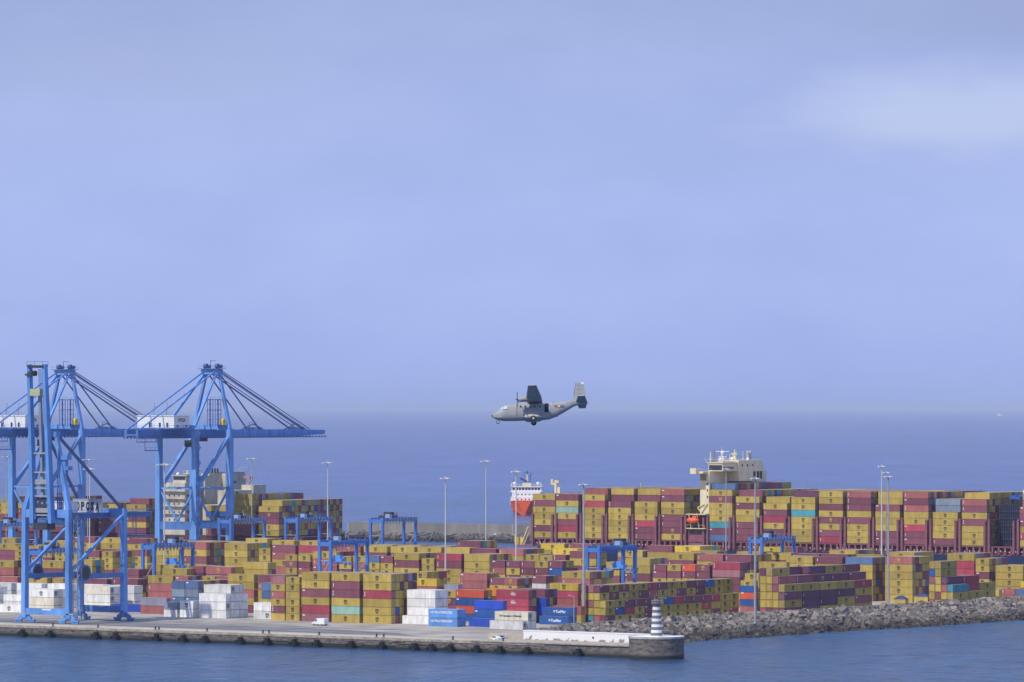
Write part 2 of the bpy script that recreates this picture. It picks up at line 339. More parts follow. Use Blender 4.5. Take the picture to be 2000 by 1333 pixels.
bank('bright yellow stack behind reefers', 1402, 1, '853 1131 4 Ynym 1 0;867 1140 2 Yym 1 0')
bank('lavender box behind reefers', 1402, 1, '895 1140 2 lym 1 0')
bank('small yellow box behind reefers', 1390, 1, '891 1154 2 yvm 1 0')
# --- third line
bank('line behind the orange pile', 1440, 7, '951 1120 4 nnmy 3 0;834 1117 2 ymyy 5 0;1010 1130 2 nyym 5 0;983 1129 2 myym 5 0;1066 1125 2 mwym 5 0;1152 1117 4 ynmyy 6 0')
bank('line of small boxes mid yard', 1466, 4, '1098 1096 2 mbmyy 4 0;1070.5 1096 2 ymmyy 2 0;1043 1096 2 mmymy 2 0;1015 1096 2 mymmy 2 0;986.5 1095 2 mnyym 2 0')
bank('maroon line behind blue boxes', 1448, 5, '499 1100 4 mmyyn 5 0;451 1108 4 nmyym 3 0;381 1107 2 mmyym 7 0;365 1111 4 yyymy 2 0;316 1105 4 yymym 4 0;271 1115 4 mnyym 3 0')
bank('yellow line behind the crane', 1448, 3, '232 1094 4 ynmym 1 0;180 1094 4 yynym;124 1096 4 ymnyy;70 1095 4 ymmyn;27 1095 4 ynmyn 2 0')
bank('line with the orange box', 1535, 3, '1445 1099 4 rpmmy 3 0;1386 1104 2 mmyym 2 0;1358 1103 2 omymm 2 0;1329.5 1103 2 ymymy 2 0;1301 1103 2 mmyym 2 0')
bank('yellow pair before the blue box', 1508, 1, '1474 1134 2 yym 1 0')
bank('lone yellow box up high', 1516, 1, '1482 1120 2 yymy 1 0')
bank('blue box behind the rubble corner', 1496, 2, '1473 1148 2 bobn 2 4')
# --- fourth line
bank('yellow line in the middle', 1545, 6, '956 1083 4 yyymyy 6 0;901 1082 4 rmyyym 3 0;848 1091 2 yymyyy 2 0;818 1081 4 ymyyny 6 0;767 1087 2 myyymy 3 0;741 1086 2 syymyy 2 0;713.5 1086 2 ynymyy 2 0;686 1087 2 yymyyy 2 0;658 1078 4 ynnyym 5 0')
bank('pair of small yellow stacks', 1549, 2, '606 1085 2 ymnyym 1 0;580 1084 2 ymyyyn 1 0')
bank('line right of the middle', 1538, 6, '1270 1091 4 yymyyy 6 0;1210 1098 2 yymyy 2 0;1183 1098 2 yymyy 2 0;1164 1077 4 mymmyy 3 0;1105 1084 2 myyyy 3 0;1079 1084 2 yymyy 3 0;1052 1083 2 yyymy 4 0')
bank('line behind the orange box', 1605, 6, '1355 1081 4 ymyyyy 3 0;1412 1083 4 nynyym 3 0;1467 1084 4 mmyynm 6 0')
bank('yellow top behind maroon block', 1542, 6, '1536 1098 4 ymyym 6 0')
bank('slate stack behind maroon block', 1612, 6, '1704 1089 4 syyyyy 6 0;1645 1088 4 myymyy 3 0;1587 1087 4 yymyyy 3 0')
bank('yellow stack above blue tarps', 1612, 6, '1782 1088 4 nyyyyy 6 6', rand=0)
bank('line above the teal block', 1652, 6, '1932 1091 2 yymyyy 6 0;1903 1081 4 yrrryy 6 0;1998 1105 4 yyyyy 3 0')
bank('yellow box by the thin pole', 1630, 1, '1951 1160 2 yy 1 2')
bank('pale red box at right edge', 1640, 1, '1982 1162 2 nn 1 2;2010 1164 2 sy 1 2')
bank('bright yellow stack at right edge', 1648, 1, '2020 1136 2 Yny 1 0')
# --- fifth line
bank('yellow stack behind the yard crane', 1600, 6, '483 1057 4 yyyyym 6 6;403 1058 4 nymyyy 6 6;349 1072 4 yyyyy 3 5', rand=0)
bank('red line with yellow badge', 1590, 3, '577 1062 4 mnyny 2 6;629 1063 4 ryyny 3 6;528 1071 2 yyyny 1 0')
bank('yellow line left', 1600, 5, '29 1063 4 ymmyym 5 0;128 1081 2 yynyy 2 0;101 1081 2 ymyyy 2 0;76 1080 2 ymynyy 2 0;49 1072 2 yyynyy 2 0;220 1077 2 yyymy 6 0;194 1076 2 myyny 2 0;166 1076 2 yyymy 2 0')
bank('yellow line behind the middle', 1628, 6, '1022 1073 4 nymyy 6 0;968 1072 4 mmyny 3 0;917 1070 4 yymyy 3 0;862 1069 4 yymyy 3 0;809 1068 4 ymyyy 3 0;756 1067 4 ymyyy 3 0;704 1066 4 nyymyy 3 0')
bank('bright yellow stack by the ship', 1640, 6, '1127 1072 4 Yyymy 3 0')
bank('line by the big ship', 1655, 6, '1313 1066 4 mymyy 2 0;1367 1067 4 Yymyy 6 0;1255 1076 4 ynybm 6 0;1532 1069 4 Yymyy 6 0;1671 1075 4 yymyy 6 0;1786 1079 4 yymyy 6 0')
bank('row of tops near the big ship', 1624, 4, '1600 1082 4 mymyy 3 0;1545 1080 4 ymmyy 3 0;1656 1083 4 myymy 3 0;1490 1077 4 yymyy 3 0;1435 1077 4 yymyy 3 0;1400 1077 4 yymyy 3 0;1712 1084 4 myyyy 3 0')
bank('bright yellow box by the quay', 1690, 6, '1102 1062 4 Yymyy 6 0;1156 1063 4 nymyy 3 0')
bank('maroon top by the far water', 1700, 6, '938 1057 4 mymy 6 0;880 1066 4 yymy 4 0;820 1065 4 ymyy 4 0;765 1064 4 ymmy 4 0')
bank('far left line', 1690, 4, '132 1057 4 yymy 4 0;80 1062 4 ymyy 4 0;287 1052 4 mymyy 3 0;237 1051 4 yymy 3 0;186 1049 4 myymy 3 0;30 1050 4 yymyy 3 0')
bank('far line behind the yard cranes', 1700, 5, '356 1055 4 mymyy 4 0;408 1056 4 ymymy 5 0;467 1057 4 ymyyy 4 0;522 1052 4 yyymy 5 0;574 1056 4 ymyyy 4 0;628 1057 4 yymyy 5 0;680 1061 4 myyyy 5 0;712 1066 4 yymyy 3 0')
bank('far right line', 1665, 5, '1943 1091 4 mymyy 3 0;2000 1104 4 myyyy 3 0')

# --- on the big ship: bays from the bow, front colours from the top, then what stands behind
SV = 1808.0; SB = 19.4
def ship_bays(phrase, base, data, rows=20, pitch=2.5):
    for i, it in enumerate(data.split(';')):
        f = it.split(); px = float(f[0]); cols = f[1]; nb = int(f[2]); r = int(f[3]) if len(f) > 3 else rows
        s = s_at(px, SV); yt = Y_H + s*(CAM_H-base-len(cols)*2.85)
        bank('%s bay of the %s' % (ORD[i], phrase), SV, r, '%g %g 4 %s %d %d %d' % (px, yt, cols, r, len(cols), nb), True, base, pitch, 0)
ship_bays('big ship', SB, '1084 ymyyymy 7;1129 mygymry 7;1181 yryyyyy 8;1232 myyyyy 8;1284 yyyrmm 8;1336 nmyymmmy 8;1430 ymyyytms 9;1483 ymyymmm 8;1537 ymrymm 7;1592 yytyyyy 8;1646 yymymymr 8;1701 nmmymyyy 8;1757 myyymm 8;1813 nmnyyrmm 8;1870 yyyym 7;1927 nmymyyy 8;2041 nmmyry 8')
SB2 = 17.6
ship_bays('left ship', SB2, '-40 yymyy 5;18 yymym 6;72 ymnym 6;124 mymym 5;177 mymym 5;230 ymvmm 3;285 yymym 6 9;441 ybymm 5 14;493 yyymm 7 16;545 ymmyy 6 20')
print('containers', len(BOX), 'skipped', len(SKIPPED))

# ---------------------------------------------------------------- which containers show largest from here
def rank_boxes(H=667, Wd=1000):
    k = Wd/2000.0; idb = np.full((H, Wd), -1, np.int32); zb = np.zeros((H, Wd))
    for i, b in enumerate(BOX):
        u0, u1, v0, v1, z0 = b['u0'], b['u1'], b['v0'], b['v1'], b['z']; z1 = z0+b['h']
        for q in ([(u0,v0,z0),(u1,v0,z0),(u1,v0,z1),(u0,v0,z1)], [(u1,v0,z0),(u1,v1,z0),(u1,v1,z1),(u1,v0,z1)], [(u0,v0,z1),(u1,v0,z1),(u1,v1,z1),(u0,v1,z1)]):
            P = []
            for (u, v, z) in q:
                X = u*CT+v*ST; Y = -u*ST+v*CT; P.append(((1000+F_PX*X/Y)*k, (Y_H+F_PX*(CAM_H-z)/Y)*k, 1/Y))
            P = np.array(P); xa, xb = int(max(0, P[:, 0].min())), int(min(Wd-1, P[:, 0].max()+1)); ya, yb = int(max(0, P[:, 1].min())), int(min(H-1, P[:, 1].max()+1))
            if xa > xb or ya > yb: continue
            gx, gy = np.meshgrid(np.arange(xa, xb+1)+0.5, np.arange(ya, yb+1)+0.5); ins = np.ones(gx.shape, bool); sg = 0
            for j in range(4):
                x0, y0 = P[j, :2]; x1, y1 = P[(j+1) % 4, :2]; cr = (x1-x0)*(gy-y0)-(y1-y0)*(gx-x0)
                if sg == 0:
                    cxm, cym = P[:, 0].mean(), P[:, 1].mean(); sg = 1 if (x1-x0)*(cym-y0)-(y1-y0)*(cxm-x0) > 0 else -1
                ins &= cr*sg >= 0
            if not ins.any(): continue
            A = np.c_[P[:3, :2], np.ones(3)]
            if abs(np.linalg.det(A)) < 1e-6: continue
            co = np.linalg.solve(A, P[:3, 2]); iz = co[0]*gx+co[1]*gy+co[2]
            sub = zb[ya:yb+1, xa:xb+1]; hit = ins & (iz > sub); sub[hit] = iz[hit]; idb[ya:yb+1, xa:xb+1][hit] = i
    cnt = np.bincount(idb[idb >= 0].ravel(), minlength=len(BOX)); return cnt
CNT = rank_boxes()
order = np.argsort(-CNT, kind='stable'); SINGLE = set(int(i) for i in order[:300]); print('visible', int((CNT > 0).sum()), 'smallest single', int(CNT[order[299]]), 'px at half size')
# ---------------------------------------------------------------- containers: geometry
def box_template(L, h):
    """a container about its base centre: recessed panels inside corner posts and rails; returns vertices, quads, and a face kind (0 paint, 1 dusty roof)"""
    mb = MB(); x = L/2; y = 1.22; z1 = h-0.07; kinds = []
    mb.box(-x+.05, x-.05, -y+.05, y-.05, .10, z1-.05); kinds += [0, 1, 0, 0, 0, 0]
    for a in (-1, 1):
        for b in (-1, 1):
            mb.box(min(a*x, a*(x-.2)), max(a*x, a*(x-.2)), min(b*y, b*(y-.16)), max(b*y, b*(y-.16)), 0, z1); kinds += [0, 1, 0, 0, 0, 0]
    for b in (-1, 1):
        mb.box(-x+.2, x-.2, min(b*y, b*(y-.1)), max(b*y, b*(y-.1)), .02, .18); kinds += [0]*6
        mb.box(-x+.2, x-.2, min(b*y, b*(y-.08)), max(b*y, b*(y-.08)), z1-.12, z1-.01); kinds += [0, 1, 0, 0, 0, 0]
    for a in (-1, 1):
        mb.box(min(a*x, a*(x-.1)), max(a*x, a*(x-.1)), -y+.16, y-.16, z1-.14, z1-.012); kinds += [0, 1, 0, 0, 0, 0]
    # vertical corrugations standing proud of the long panels
    n = int(L/0.55)
    for i in range(n):
        xc = -x+.45+(L-.9)*i/(n-1)
        for b in (-1, 1): mb.box(xc-.12, xc+.12, min(b*(y-.055), b*(y-.025)), max(b*(y-.055), b*(y-.025)), .2, z1-.14); kinds += [0]*6
    return np.array(mb.v), np.array(mb.f), np.array(kinds)
TPL = {}
def tpl(L, h):
    k = (L, round(h, 1))
    if k not in TPL: TPL[k] = box_template(L, k[1])
    return TPL[k]
def paint(me, cols):
    a = me.color_attributes.new('Col', 'FLOAT_COLOR', 'CORNER')
    arr = np.repeat(np.c_[cols, np.ones(len(cols))], 4, axis=0).astype(np.float32).ravel(); a.data.foreach_set('color', arr)
def roofcol(c): return tuple(0.45*x + 0.55*y for x, y in zip(c, (0.50, 0.41, 0.31)))
BODY = {}
SHADES = 3
def body_mesh(L, h, c, sh):
    k = (L, round(h, 1), c, sh)
    if k in BODY: return BODY[k]
    v, f, kd = tpl(L, h); me = bpy.data.meshes.new('body'); me.from_pydata(v.tolist(), [], f.tolist()); me.materials.append(M_BOX)
    q = (0.86, 1.0, 1.13)[sh]; col = tuple(x*q for x in PALC[c]); rf = roofcol(col)
    paint(me, np.array([rf if t else col for t in kd])); BODY[k] = me; return me
LOGO = {}
def logo_mesh(kind, L):
    """lettering for a long side; x to the right, the side plane at y = -1.24"""
    k = (kind, L)
    if k in LOGO: return LOGO[k]
    mb = MB(); X, Z, Nn = (1, 0, 0), (0, 0, 1), (0, -1, 0); sc = 1.0
    if kind == 'msc' or kind == 'mscy':
        put_text(mb, 'm', (0, -1.205, 1.72), 0.85, X, Z, Nn, 0.035, w=1.35); put_text(mb, 'sc', (0, -1.205, 0.86), 0.55, X, Z, Nn, 0.02, w=1.1); m = M_INK if kind == 'msc' else M_INKY
    elif kind == 'bar': mb.box(-L/2+.75, -L/2+.95, -1.25, -1.2, 0.9, 2.0); m = M_INKW
    elif kind == 'tag': mb.box(-L/2+.5, -L/2+1.5, -1.25, -1.2, 2.0, 2.38); m = M_INKW
    elif kind == 'dots':
        for z in (0.7, 1.3, 1.95): mb.box(-L/2+.6, -L/2+.95, -1.25, -1.2, z, z+.32)
        m = M_INKW
    LOGO[k] = (mb.mesh('lettering', m)); return LOGO[k]
def text_mesh(name, parts, m):
    mb = MB()
    for s, cx, cz, h, w in parts: put_text(mb, s, (cx, -1.205, cz), h, (1, 0, 0), (0, 0, 1), (0, -1, 0), 0.02, w=w)
    return mb.mesh(name, m)
def door_mesh():
    mb = MB()
    for y in (-.86, -.36, .36, .86): mb.tube((1.205, y, .2), (1.205, y, 2.45), .035, n=5)
    mb.box(1.18, 1.2, -.02, .02, .2, 2.4)
    for y in (-.6, .6):
        for z in (1.0, 1.25): mb.box(1.2, 1.24, y-.25, y+.25, z, z+.06)
    return mb
_d = door_mesh(); DOORS = {}
def door_for(L, side):
    k = (L, side)
    if k not in DOORS:
        mb = MB(); mb.v = [(side*(x-1.2+L/2), y, z) for x, y, z in _d.v]; mb.f = list(_d.f); mb.m = list(_d.m); DOORS[k] = mb.mesh('door_lock_rods', M_STEEL)
    return DOORS[k]
FANM = {}
def fan_for(L):
    if L not in FANM:
        mb = MB(); x = L/2-.04; mb.box(x, x+.06, -1.0, 1.0, .25, 2.45); n0 = len(mb.f); mb.mi = 1
        mb.tube((x+.05, .1, 1.55), (x+.1, .1, 1.55), .62, n=16); mb.mi = 2; mb.tube((x+.1, .1, 1.55), (x+.14, .1, 1.55), .2, n=10)
        FANM[L] = mb.mesh('cooling_unit', [M_STEEL, M_DARK, M_WHITE])
    return FANM[L]
LAB = set(); SPECIAL = {}
def base_u(b): return (b['u0']+b['u1'])/2, (b['v0']+b['v1'])/2
def lettering_for(b, i):
    rr = random.Random(i*7+3)
    if b['c'] in 'yY': return 'msc' if rr.random() < 0.93 else None
    if b['c'] in 'mnrpvo':
        x = rr.random(); return 'bar' if x < .38 else 'tag' if x < .62 else 'dots' if x < .78 else 'mscy' if x < .84 else None
    if b['c'] in 'sbkq': return 'tag' if rr.random() < .4 else None
    if b['c'] in 'wc': return 'msc' if rr.random() < .2 else None
def label_of(b):
    col = CNAME[b['c']]; sz = 'short' if b['L'] < 7 else 'long'; tier = 'top tier' if b['top'] == 0 else ORD[b['top']]+' from top'
    if b['rot']: where = '%s along, %s' % (ORD[b['si']], b['ph'])
    else:
        st = '' if b['ns'] == 1 else ('%s stack, ' % ORD[b['si']]); where = st + b['ph']
        if b['r']: where = '%s one deep, ' % ORD[b['r']] + where
    return '%s %s container, %s, %s' % (col, sz, tier, where)
def text_lab(b):
    p = b['ph']
    if p.startswith('sky blue freezer') and b['r'] == 0: return 'freezer'
    if 'blue written' in p and b['c'] == 'b' and b['top'] == 0: return 'tasmar'
    if p.startswith('cream reefer') and b['top'] == 0 and b['r'] == 0: return 'grupajes'
    if p.startswith('crimson pair') and b['top'] in (0, 1) and b['r'] == 0: return 'wec'
    if p.startswith('orange container behind') and b['top'] == 0: return 'hapag'
TX = {}
def special_mesh(k):
    if k in TX: return TX[k]
    if k == 'freezer': m = text_mesh('lettering', [('ULTRA FREEZER', -0.6, 1.85, 0.72, 9.3)], M_INKW); 
    elif k == 'tasmar': m = text_mesh('lettering', [('TasMar', 1.0, 1.45, 1.0, 4.4), ('●' if False else 'o', -1.75, 1.5, 0.7, 0.8)], M_INKW)
    elif k == 'grupajes': m = text_mesh('lettering', [('Grupajes Alisios', -0.4, 1.4, 0.85, 9.2)], M_INK)
    elif k == 'wec': m = text_mesh('lettering', [('WEC', 0.4, 1.3, 0.75, 2.2), ('line', 0.2, 2.0, 0.35, 1.0)], M_INKW)
    else: m = text_mesh('lettering', [('Hapag-Lloyd', -2.5, 1.3, 0.9, 7.0)], M_INK)
    TX[k] = m; return m
for n, i in enumerate(sorted(SINGLE)):
    b = BOX[i]; uc, vc = base_u(b); h0 = round(b['h'], 1); rr = random.Random(i)
    root = bpy.data.objects.new('shipping_container', None); COL.objects.link(root); root.empty_display_size = 2
    root.location = W(uc, vc, b['z']); root.rotation_euler = (0, 0, -TH+(math.pi/2 if b['rot'] else 0)); root.scale = (1, 1, b['h']/h0)
    body = bpy.data.objects.new('body', body_mesh(b['L'], b['h'], b['c'], rr.randrange(3))); COL.objects.link(body); body.parent = root
    t = text_lab(b); b['txt'] = t
    lk = None if t else lettering_for(b, i)
    if t or (lk and b['r'] == 0):
        o = bpy.data.objects.new('lettering', special_mesh(t) if t else logo_mesh(lk, b['L'])); COL.objects.link(o); o.parent = root
    if b['rot'] and b['si'] == 0 or (not b['rot'] and b['si'] == b['ns']-1 and b['c'] not in 'wc'):
        o = bpy.data.objects.new('door_lock_rods', door_for(b['L'], -1 if b['rot'] else 1)); COL.objects.link(o); o.parent = root
    if not b['rot'] and b['c'] in 'wc' and b['si'] == b['ns']-1 and rr.random() < .5:
        o = bpy.data.objects.new('cooling_unit', fan_for(b['L'])); COL.objects.link(o); o.parent = root
    lb = label_of(b)
    if t: lb = {'freezer': 'sky blue container lettered ULTRA FREEZER, %s of the pair' % ('upper' if b['top'] == 0 else 'lower'), 'tasmar': '%s blue container lettered TasMar in white' % ('upper' if 'upper' in b['ph'] else 'lower'),
                'grupajes': 'cream container with dark lettering Grupajes Alisios on top of a white one', 'wec': 'crimson container lettered WEC, %s of the two' % ('upper' if b['top'] == 0 else 'lower'), 'hapag': 'bright orange container half hidden behind the crimson WEC stack'}[t]
    if lb in LAB: lb = lb.replace(' container', ' box container', 1); print('DUP', lb)
    if len(lb.split()) > 16: lb = lb.replace('%s one deep, ' % ORD[b['r']], '').replace(' container', ' rear container', 1)
    LAB.add(lb); tag(root, lb, 'container', 'containers stacked on the ships' if b['ship'] else 'containers stacked in the yard')
# all the smaller-looking ones as one mass
def bulk():
    VS, FS, CS, MI = [], [], [], []; off = 0
    for i, b in enumerate(BOX):
        if i in SINGLE: continue
        v, f, kd = tpl(b['L'], b['h']); uc, vc = base_u(b); rr = random.Random(i)
        q = rr.choice((0.84, 0.93, 1.0, 1.08, 1.16)); col = tuple(x*q for x in PALC[b['c']]); rf = roofcol(col)
        nb = len(f) if CNT[i] > 12 else 84         # far or hidden ones leave out the corrugations
        vv = v.copy(); ff = f
        if nb == 84: vv = v[:14*0+ (1+4+4+2)*8]; ff = f[:(1+4+4+2)*6]; kd = kd[:len(ff)]
        if b['rot']: xy = np.c_[-vv[:, 1], vv[:, 0]]
        else: xy = vv[:, :2]
        u = uc+xy[:, 0]; w = vc+xy[:, 1]; z = b['z']+vv[:, 2]*b['h']/round(b['h'], 1)
        VS.append(np.c_[u*CT+w*ST, -u*ST+w*CT, z]); FS.append(ff+off); off += len(vv); CS.append(np.array([rf if t else col for t in kd])); MI.append(np.zeros(len(ff), int))
        lk = lettering_for(b, i)
        if lk and b['r'] == 0 and CNT[i] > 3:
            lm = logo_mesh(lk, b['L']); lv = np.array([tuple(x.co) for x in lm.vertices])
            xy = np.c_[-lv[:, 1], lv[:, 0]] if b['rot'] else lv[:, :2]; u = uc+xy[:, 0]; w = vc+xy[:, 1]
            LT.append((np.c_[u*CT+w*ST, -u*ST+w*CT, b['z']+lv[:, 2]], [tuple(p.vertices) for p in lm.polygons], {'msc': 1, 'mscy': 3}.get(lk, 2)))
    V = np.concatenate(VS); F = np.concatenate(FS); C = np.concatenate(CS)
    fl = F.tolist(); vl = V.tolist(); mi = [0]*len(fl); cl = C.tolist()
    for v, f, m in LT:
        o = len(vl); vl += v.tolist(); fl += [tuple(j+o for j in g) for g in f]; mi += [m]*len(f)
    me = bpy.data.meshes.new('shipping_containers'); me.from_pydata(vl, [], fl)
    for m in (M_BOX, M_INK, M_INKW, M_INKY): me.materials.append(m)
    me.polygons.foreach_set('material_index', mi)
    a = me.color_attributes.new('Col', 'FLOAT_COLOR', 'CORNER'); arr = np.ones((len(me.loops), 4), np.float32)
    arr[:len(C)*4, :3] = np.repeat(C, 4, axis=0); a.data.foreach_set('color', arr.ravel()); me.update()
    o = bpy.data.objects.new('shipping_containers', me); COL.objects.link(o)
    tag(o, 'mass of smaller yellow, maroon and blue containers filling the yard and both ships', 'containers', 'containers stacked in the yard', 'stuff')
LT = []
bulk()
# ---------------------------------------------------------------- sea, quay, rubble, mole
def sheet(name, poly, z, m, kind='structure'):
    me = bpy.data.meshes.new(name); me.from_pydata([tuple(W(u, v, z)) for u, v in poly], [], [tuple(range(len(poly)))]); me.materials.append(m)
    if me.polygons[0].normal.z < 0: me.flip_normals()
    o = bpy.data.objects.new(name, me); COL.objects.link(o); return tag(o, kind=kind)
def sea_material():
    m = bpy.data.materials.new('sea_water'); m.use_nodes = True; t = m.node_tree; ns = t.nodes; p = ns['Principled BSDF']
    p.inputs['Roughness'].default_value = 0.22; p.inputs['IOR'].default_value = 1.33; p.inputs['Specular IOR Level'].default_value = 0.5
    g = ns.new('ShaderNodeNewGeometry')
    def nz(scale, st, det=4):
        mp = ns.new('ShaderNodeMapping'); mp.inputs['Scale'].default_value = st; mp.inputs['Rotation'].default_value = (0, 0, R(25)); t.links.new(g.outputs['Position'], mp.inputs[0])
        n = ns.new('ShaderNodeTexNoise'); n.inputs['Scale'].default_value = scale; n.inputs['Detail'].default_value = det; n.inputs['Roughness'].default_value = 0.6; t.links.new(mp.outputs[0], n.inputs['Vector']); return n
    a = nz(0.16, (1, 0.55, 1), 6); b = nz(0.035, (1, 0.5, 1), 4); c = nz(0.0016, (1, 0.35, 1), 3)
    r = ns.new('ShaderNodeValToRGB'); t.links.new(c.outputs[0], r.inputs[0])
    r.color_ramp.elements[0].position = .35; r.color_ramp.elements[0].color = (0.026, 0.062, 0.215, 1); r.color_ramp.elements[1].position = .65; r.color_ramp.elements[1].color = (0.038, 0.080, 0.265, 1)
    # harbour and inshore water is greener than the open sea beyond the breakwater
    vd = ns.new('ShaderNodeVectorMath'); vd.operation = 'DOT_PRODUCT'; t.links.new(g.outputs['Position'], vd.inputs[0]); vd.inputs[1].default_value = (ST, CT, 0)
    vr = ns.new('ShaderNodeMapRange'); t.links.new(vd.outputs['Value'], vr.inputs[0]); vr.inputs[1].default_value = 1600; vr.inputs[2].default_value = 4200
    hm = ns.new('ShaderNodeMix'); hm.data_type = 'RGBA'; t.links.new(vr.outputs[0], hm.inputs[0]); hm.inputs[6].default_value = (0.014, 0.066, 0.150, 1); t.links.new(r.outputs[0], hm.inputs[7])
    r2 = ns.new('ShaderNodeMapRange'); t.links.new(a.outputs[0], r2.inputs[0]); r2.inputs[1].default_value = .3; r2.inputs[2].default_value = .7; r2.inputs[3].default_value = 0.5; r2.inputs[4].default_value = 1.5  # bright and dark sides of the ripples painted into the base colour
    mx = ns.new('ShaderNodeVectorMath'); mx.operation = 'SCALE'; t.links.new(hm.outputs[2], mx.inputs[0]); t.links.new(r2.outputs[0], mx.inputs['Scale']); t.links.new(mx.outputs[0], p.inputs['Base Color'])
    ad = ns.new('ShaderNodeMath'); ad.operation = 'ADD'; t.links.new(a.outputs[0], ad.inputs[0]); sb = ns.new('ShaderNodeMath'); sb.operation = 'MULTIPLY'; t.links.new(b.outputs[0], sb.inputs[0]); sb.inputs[1].default_value = 3.0; t.links.new(sb.outputs[0], ad.inputs[1])
    # long swell and wind streaks, their light and dark painted into the colour
    w1 = nz(0.011, (1, 0.30, 1), 5); wr = ns.new('ShaderNodeMapRange'); t.links.new(w1.outputs[0], wr.inputs[0]); wr.inputs[1].default_value = .35; wr.inputs[2].default_value = .65; wr.inputs[3].default_value = .78; wr.inputs[4].default_value = 1.2
    m3 = ns.new('ShaderNodeVectorMath'); m3.operation = 'SCALE'; t.links.new(mx.outputs[0], m3.inputs[0]); t.links.new(wr.outputs[0], m3.inputs['Scale']); t.links.new(m3.outputs[0], p.inputs['Base Color'])
    bp = ns.new('ShaderNodeBump'); bp.inputs['Strength'].default_value = 1.0; bp.inputs['Distance'].default_value = 3.5; t.links.new(ad.outputs[0], bp.inputs['Height']); t.links.new(bp.outputs[0], p.inputs['Normal'])
    return m
M_SEA = sea_material()
def disc():
    n = 256; rad = 92800.0; rings = [300, 1200, 5000, 20000, rad]; vs = [(0, 0, 0)]; fs = []
    for r in rings: vs += [(r*math.cos(2*math.pi*i/n), r*math.sin(2*math.pi*i/n), 0) for i in range(n)]
    for i in range(n): fs.append((0, 1+i, 1+(i+1) % n))
    for k in range(len(rings)-1):
        for i in range(n): a = 1+k*n; fs.append((a+i, a+n+i, a+n+(i+1) % n, a+(i+1) % n))
    me = bpy.data.meshes.new('sea'); me.from_pydata(vs, [], fs); me.materials.append(M_SEA); o = bpy.data.objects.new('sea', me); COL.objects.link(o); tag(o, kind='structure')
disc()
M_CONC = mat('quay_concrete', (0.38, 0.34, 0.28), 0.85, 0, 0.22, 0.09, 0, 0, 0.2)
M_CONC_L = mat('quay_edge_concrete', (0.52, 0.46, 0.36), 0.85, 0, 0.14, 0.12, 0, 0, 0.2)
M_ASPH = mat('worn_asphalt', (0.20, 0.195, 0.19), 0.9, 0, 0.22, 0.05, 0, 0, 0.2)
def wall_mat():
    """stained concrete blocks, weed and wet growth on the lowest metre"""
    m = bpy.data.materials.new('stained_quay_wall'); m.use_nodes = True; t = m.node_tree; ns = t.nodes; p = ns['Principled BSDF']; p.inputs['Roughness'].default_value = 0.9; p.inputs['Specular IOR Level'].default_value = .15
    g = ns.new('ShaderNodeNewGeometry'); mp = ns.new('ShaderNodeMapping'); mp.inputs['Scale'].default_value = (1, 1, 2.6); t.links.new(g.outputs['Position'], mp.inputs[0])
    n = ns.new('ShaderNodeTexNoise'); n.inputs['Scale'].default_value = 0.45; n.inputs['Detail'].default_value = 9; n.inputs['Roughness'].default_value = .72; t.links.new(mp.outputs[0], n.inputs['Vector'])
    r = ns.new('ShaderNodeValToRGB'); t.links.new(n.outputs[0], r.inputs[0]); e = r.color_ramp.elements; e[0].position = .36; e[0].color = (0.060, 0.058, 0.062, 1); e[1].position = .64; e[1].color = (0.27, 0.23, 0.19, 1)
    sp = ns.new('ShaderNodeSeparateXYZ'); t.links.new(g.outputs['Position'], sp.inputs[0]); ad = ns.new('ShaderNodeMath'); ad.operation = 'MULTIPLY_ADD'; t.links.new(n.outputs[0], ad.inputs[0]); ad.inputs[1].default_value = -1.6; t.links.new(sp.outputs[2], ad.inputs[2])
    mr = ns.new('ShaderNodeMapRange'); t.links.new(ad.outputs[0], mr.inputs[0]); mr.inputs[1].default_value = -0.35; mr.inputs[2].default_value = 0.9
    mx = ns.new('ShaderNodeMix'); mx.data_type = 'RGBA'; t.links.new(mr.outputs[0], mx.inputs[0]); mx.inputs[6].default_value = (0.030, 0.036, 0.032, 1); t.links.new(r.outputs[0], mx.inputs[7]); t.links.new(mx.outputs[2], p.inputs['Base Color'])
    bp = ns.new('ShaderNodeBump'); bp.inputs['Strength'].default_value = .7; bp.inputs['Distance'].default_value = .5; t.links.new(n.outputs[0], bp.inputs['Height']); t.links.new(bp.outputs[0], p.inputs['Normal'])
    return m
M_QW = wall_mat()
EU = -828.5; EV = 1263.0
CREST = [(-894, 1286, 3.9), (-916, 1328, 4.0), (-930.5, 1366, 4.0), (-929.5, 1390, 4.1), (-927, 1470, 4.5), (-910, 1482, 5.2), (-900, 1560, 5.7), (-895, 1700, 5.8), (-889, 1830, 5.8)]
TOE = [(-868, 1286, -1), (-872, 1328, -1), (-876, 1366, -1), (-876, 1390, -1), (-872, 1470, -1), (-869, 1482, -1), (-866, 1560, -1), (-863, 1700, -1), (-860, 1830, -1)]
land = [(-2300, EV), (EU-2, EV), (EU-2, EV+14), (-868, EV+16), (-892, 1286)] + [(c[0]+1.5, c[1]) for c in CREST[1:-1]] + [(-889, 1800), (-2300, 1800)]
def land_block():
    mb = MB(); vs = [(u, v, QZ) for u, v in land] + [(u, v, -2) for u, v in land]; n = len(land)
    mb.add(vs, [tuple(range(n))]); mb.mi = 1; mb.f += [(i, (i+1) % n, n+(i+1) % n, n+i) for i in range(n)]; mb.m += [1]*n
    me = mb.mesh('quay', [M_CONC, M_QW]); o = bpy.data.objects.new('quay', me); COL.objects.link(o); o.rotation_euler = (0, 0, -TH); return tag(o, kind='structure')
land_block()
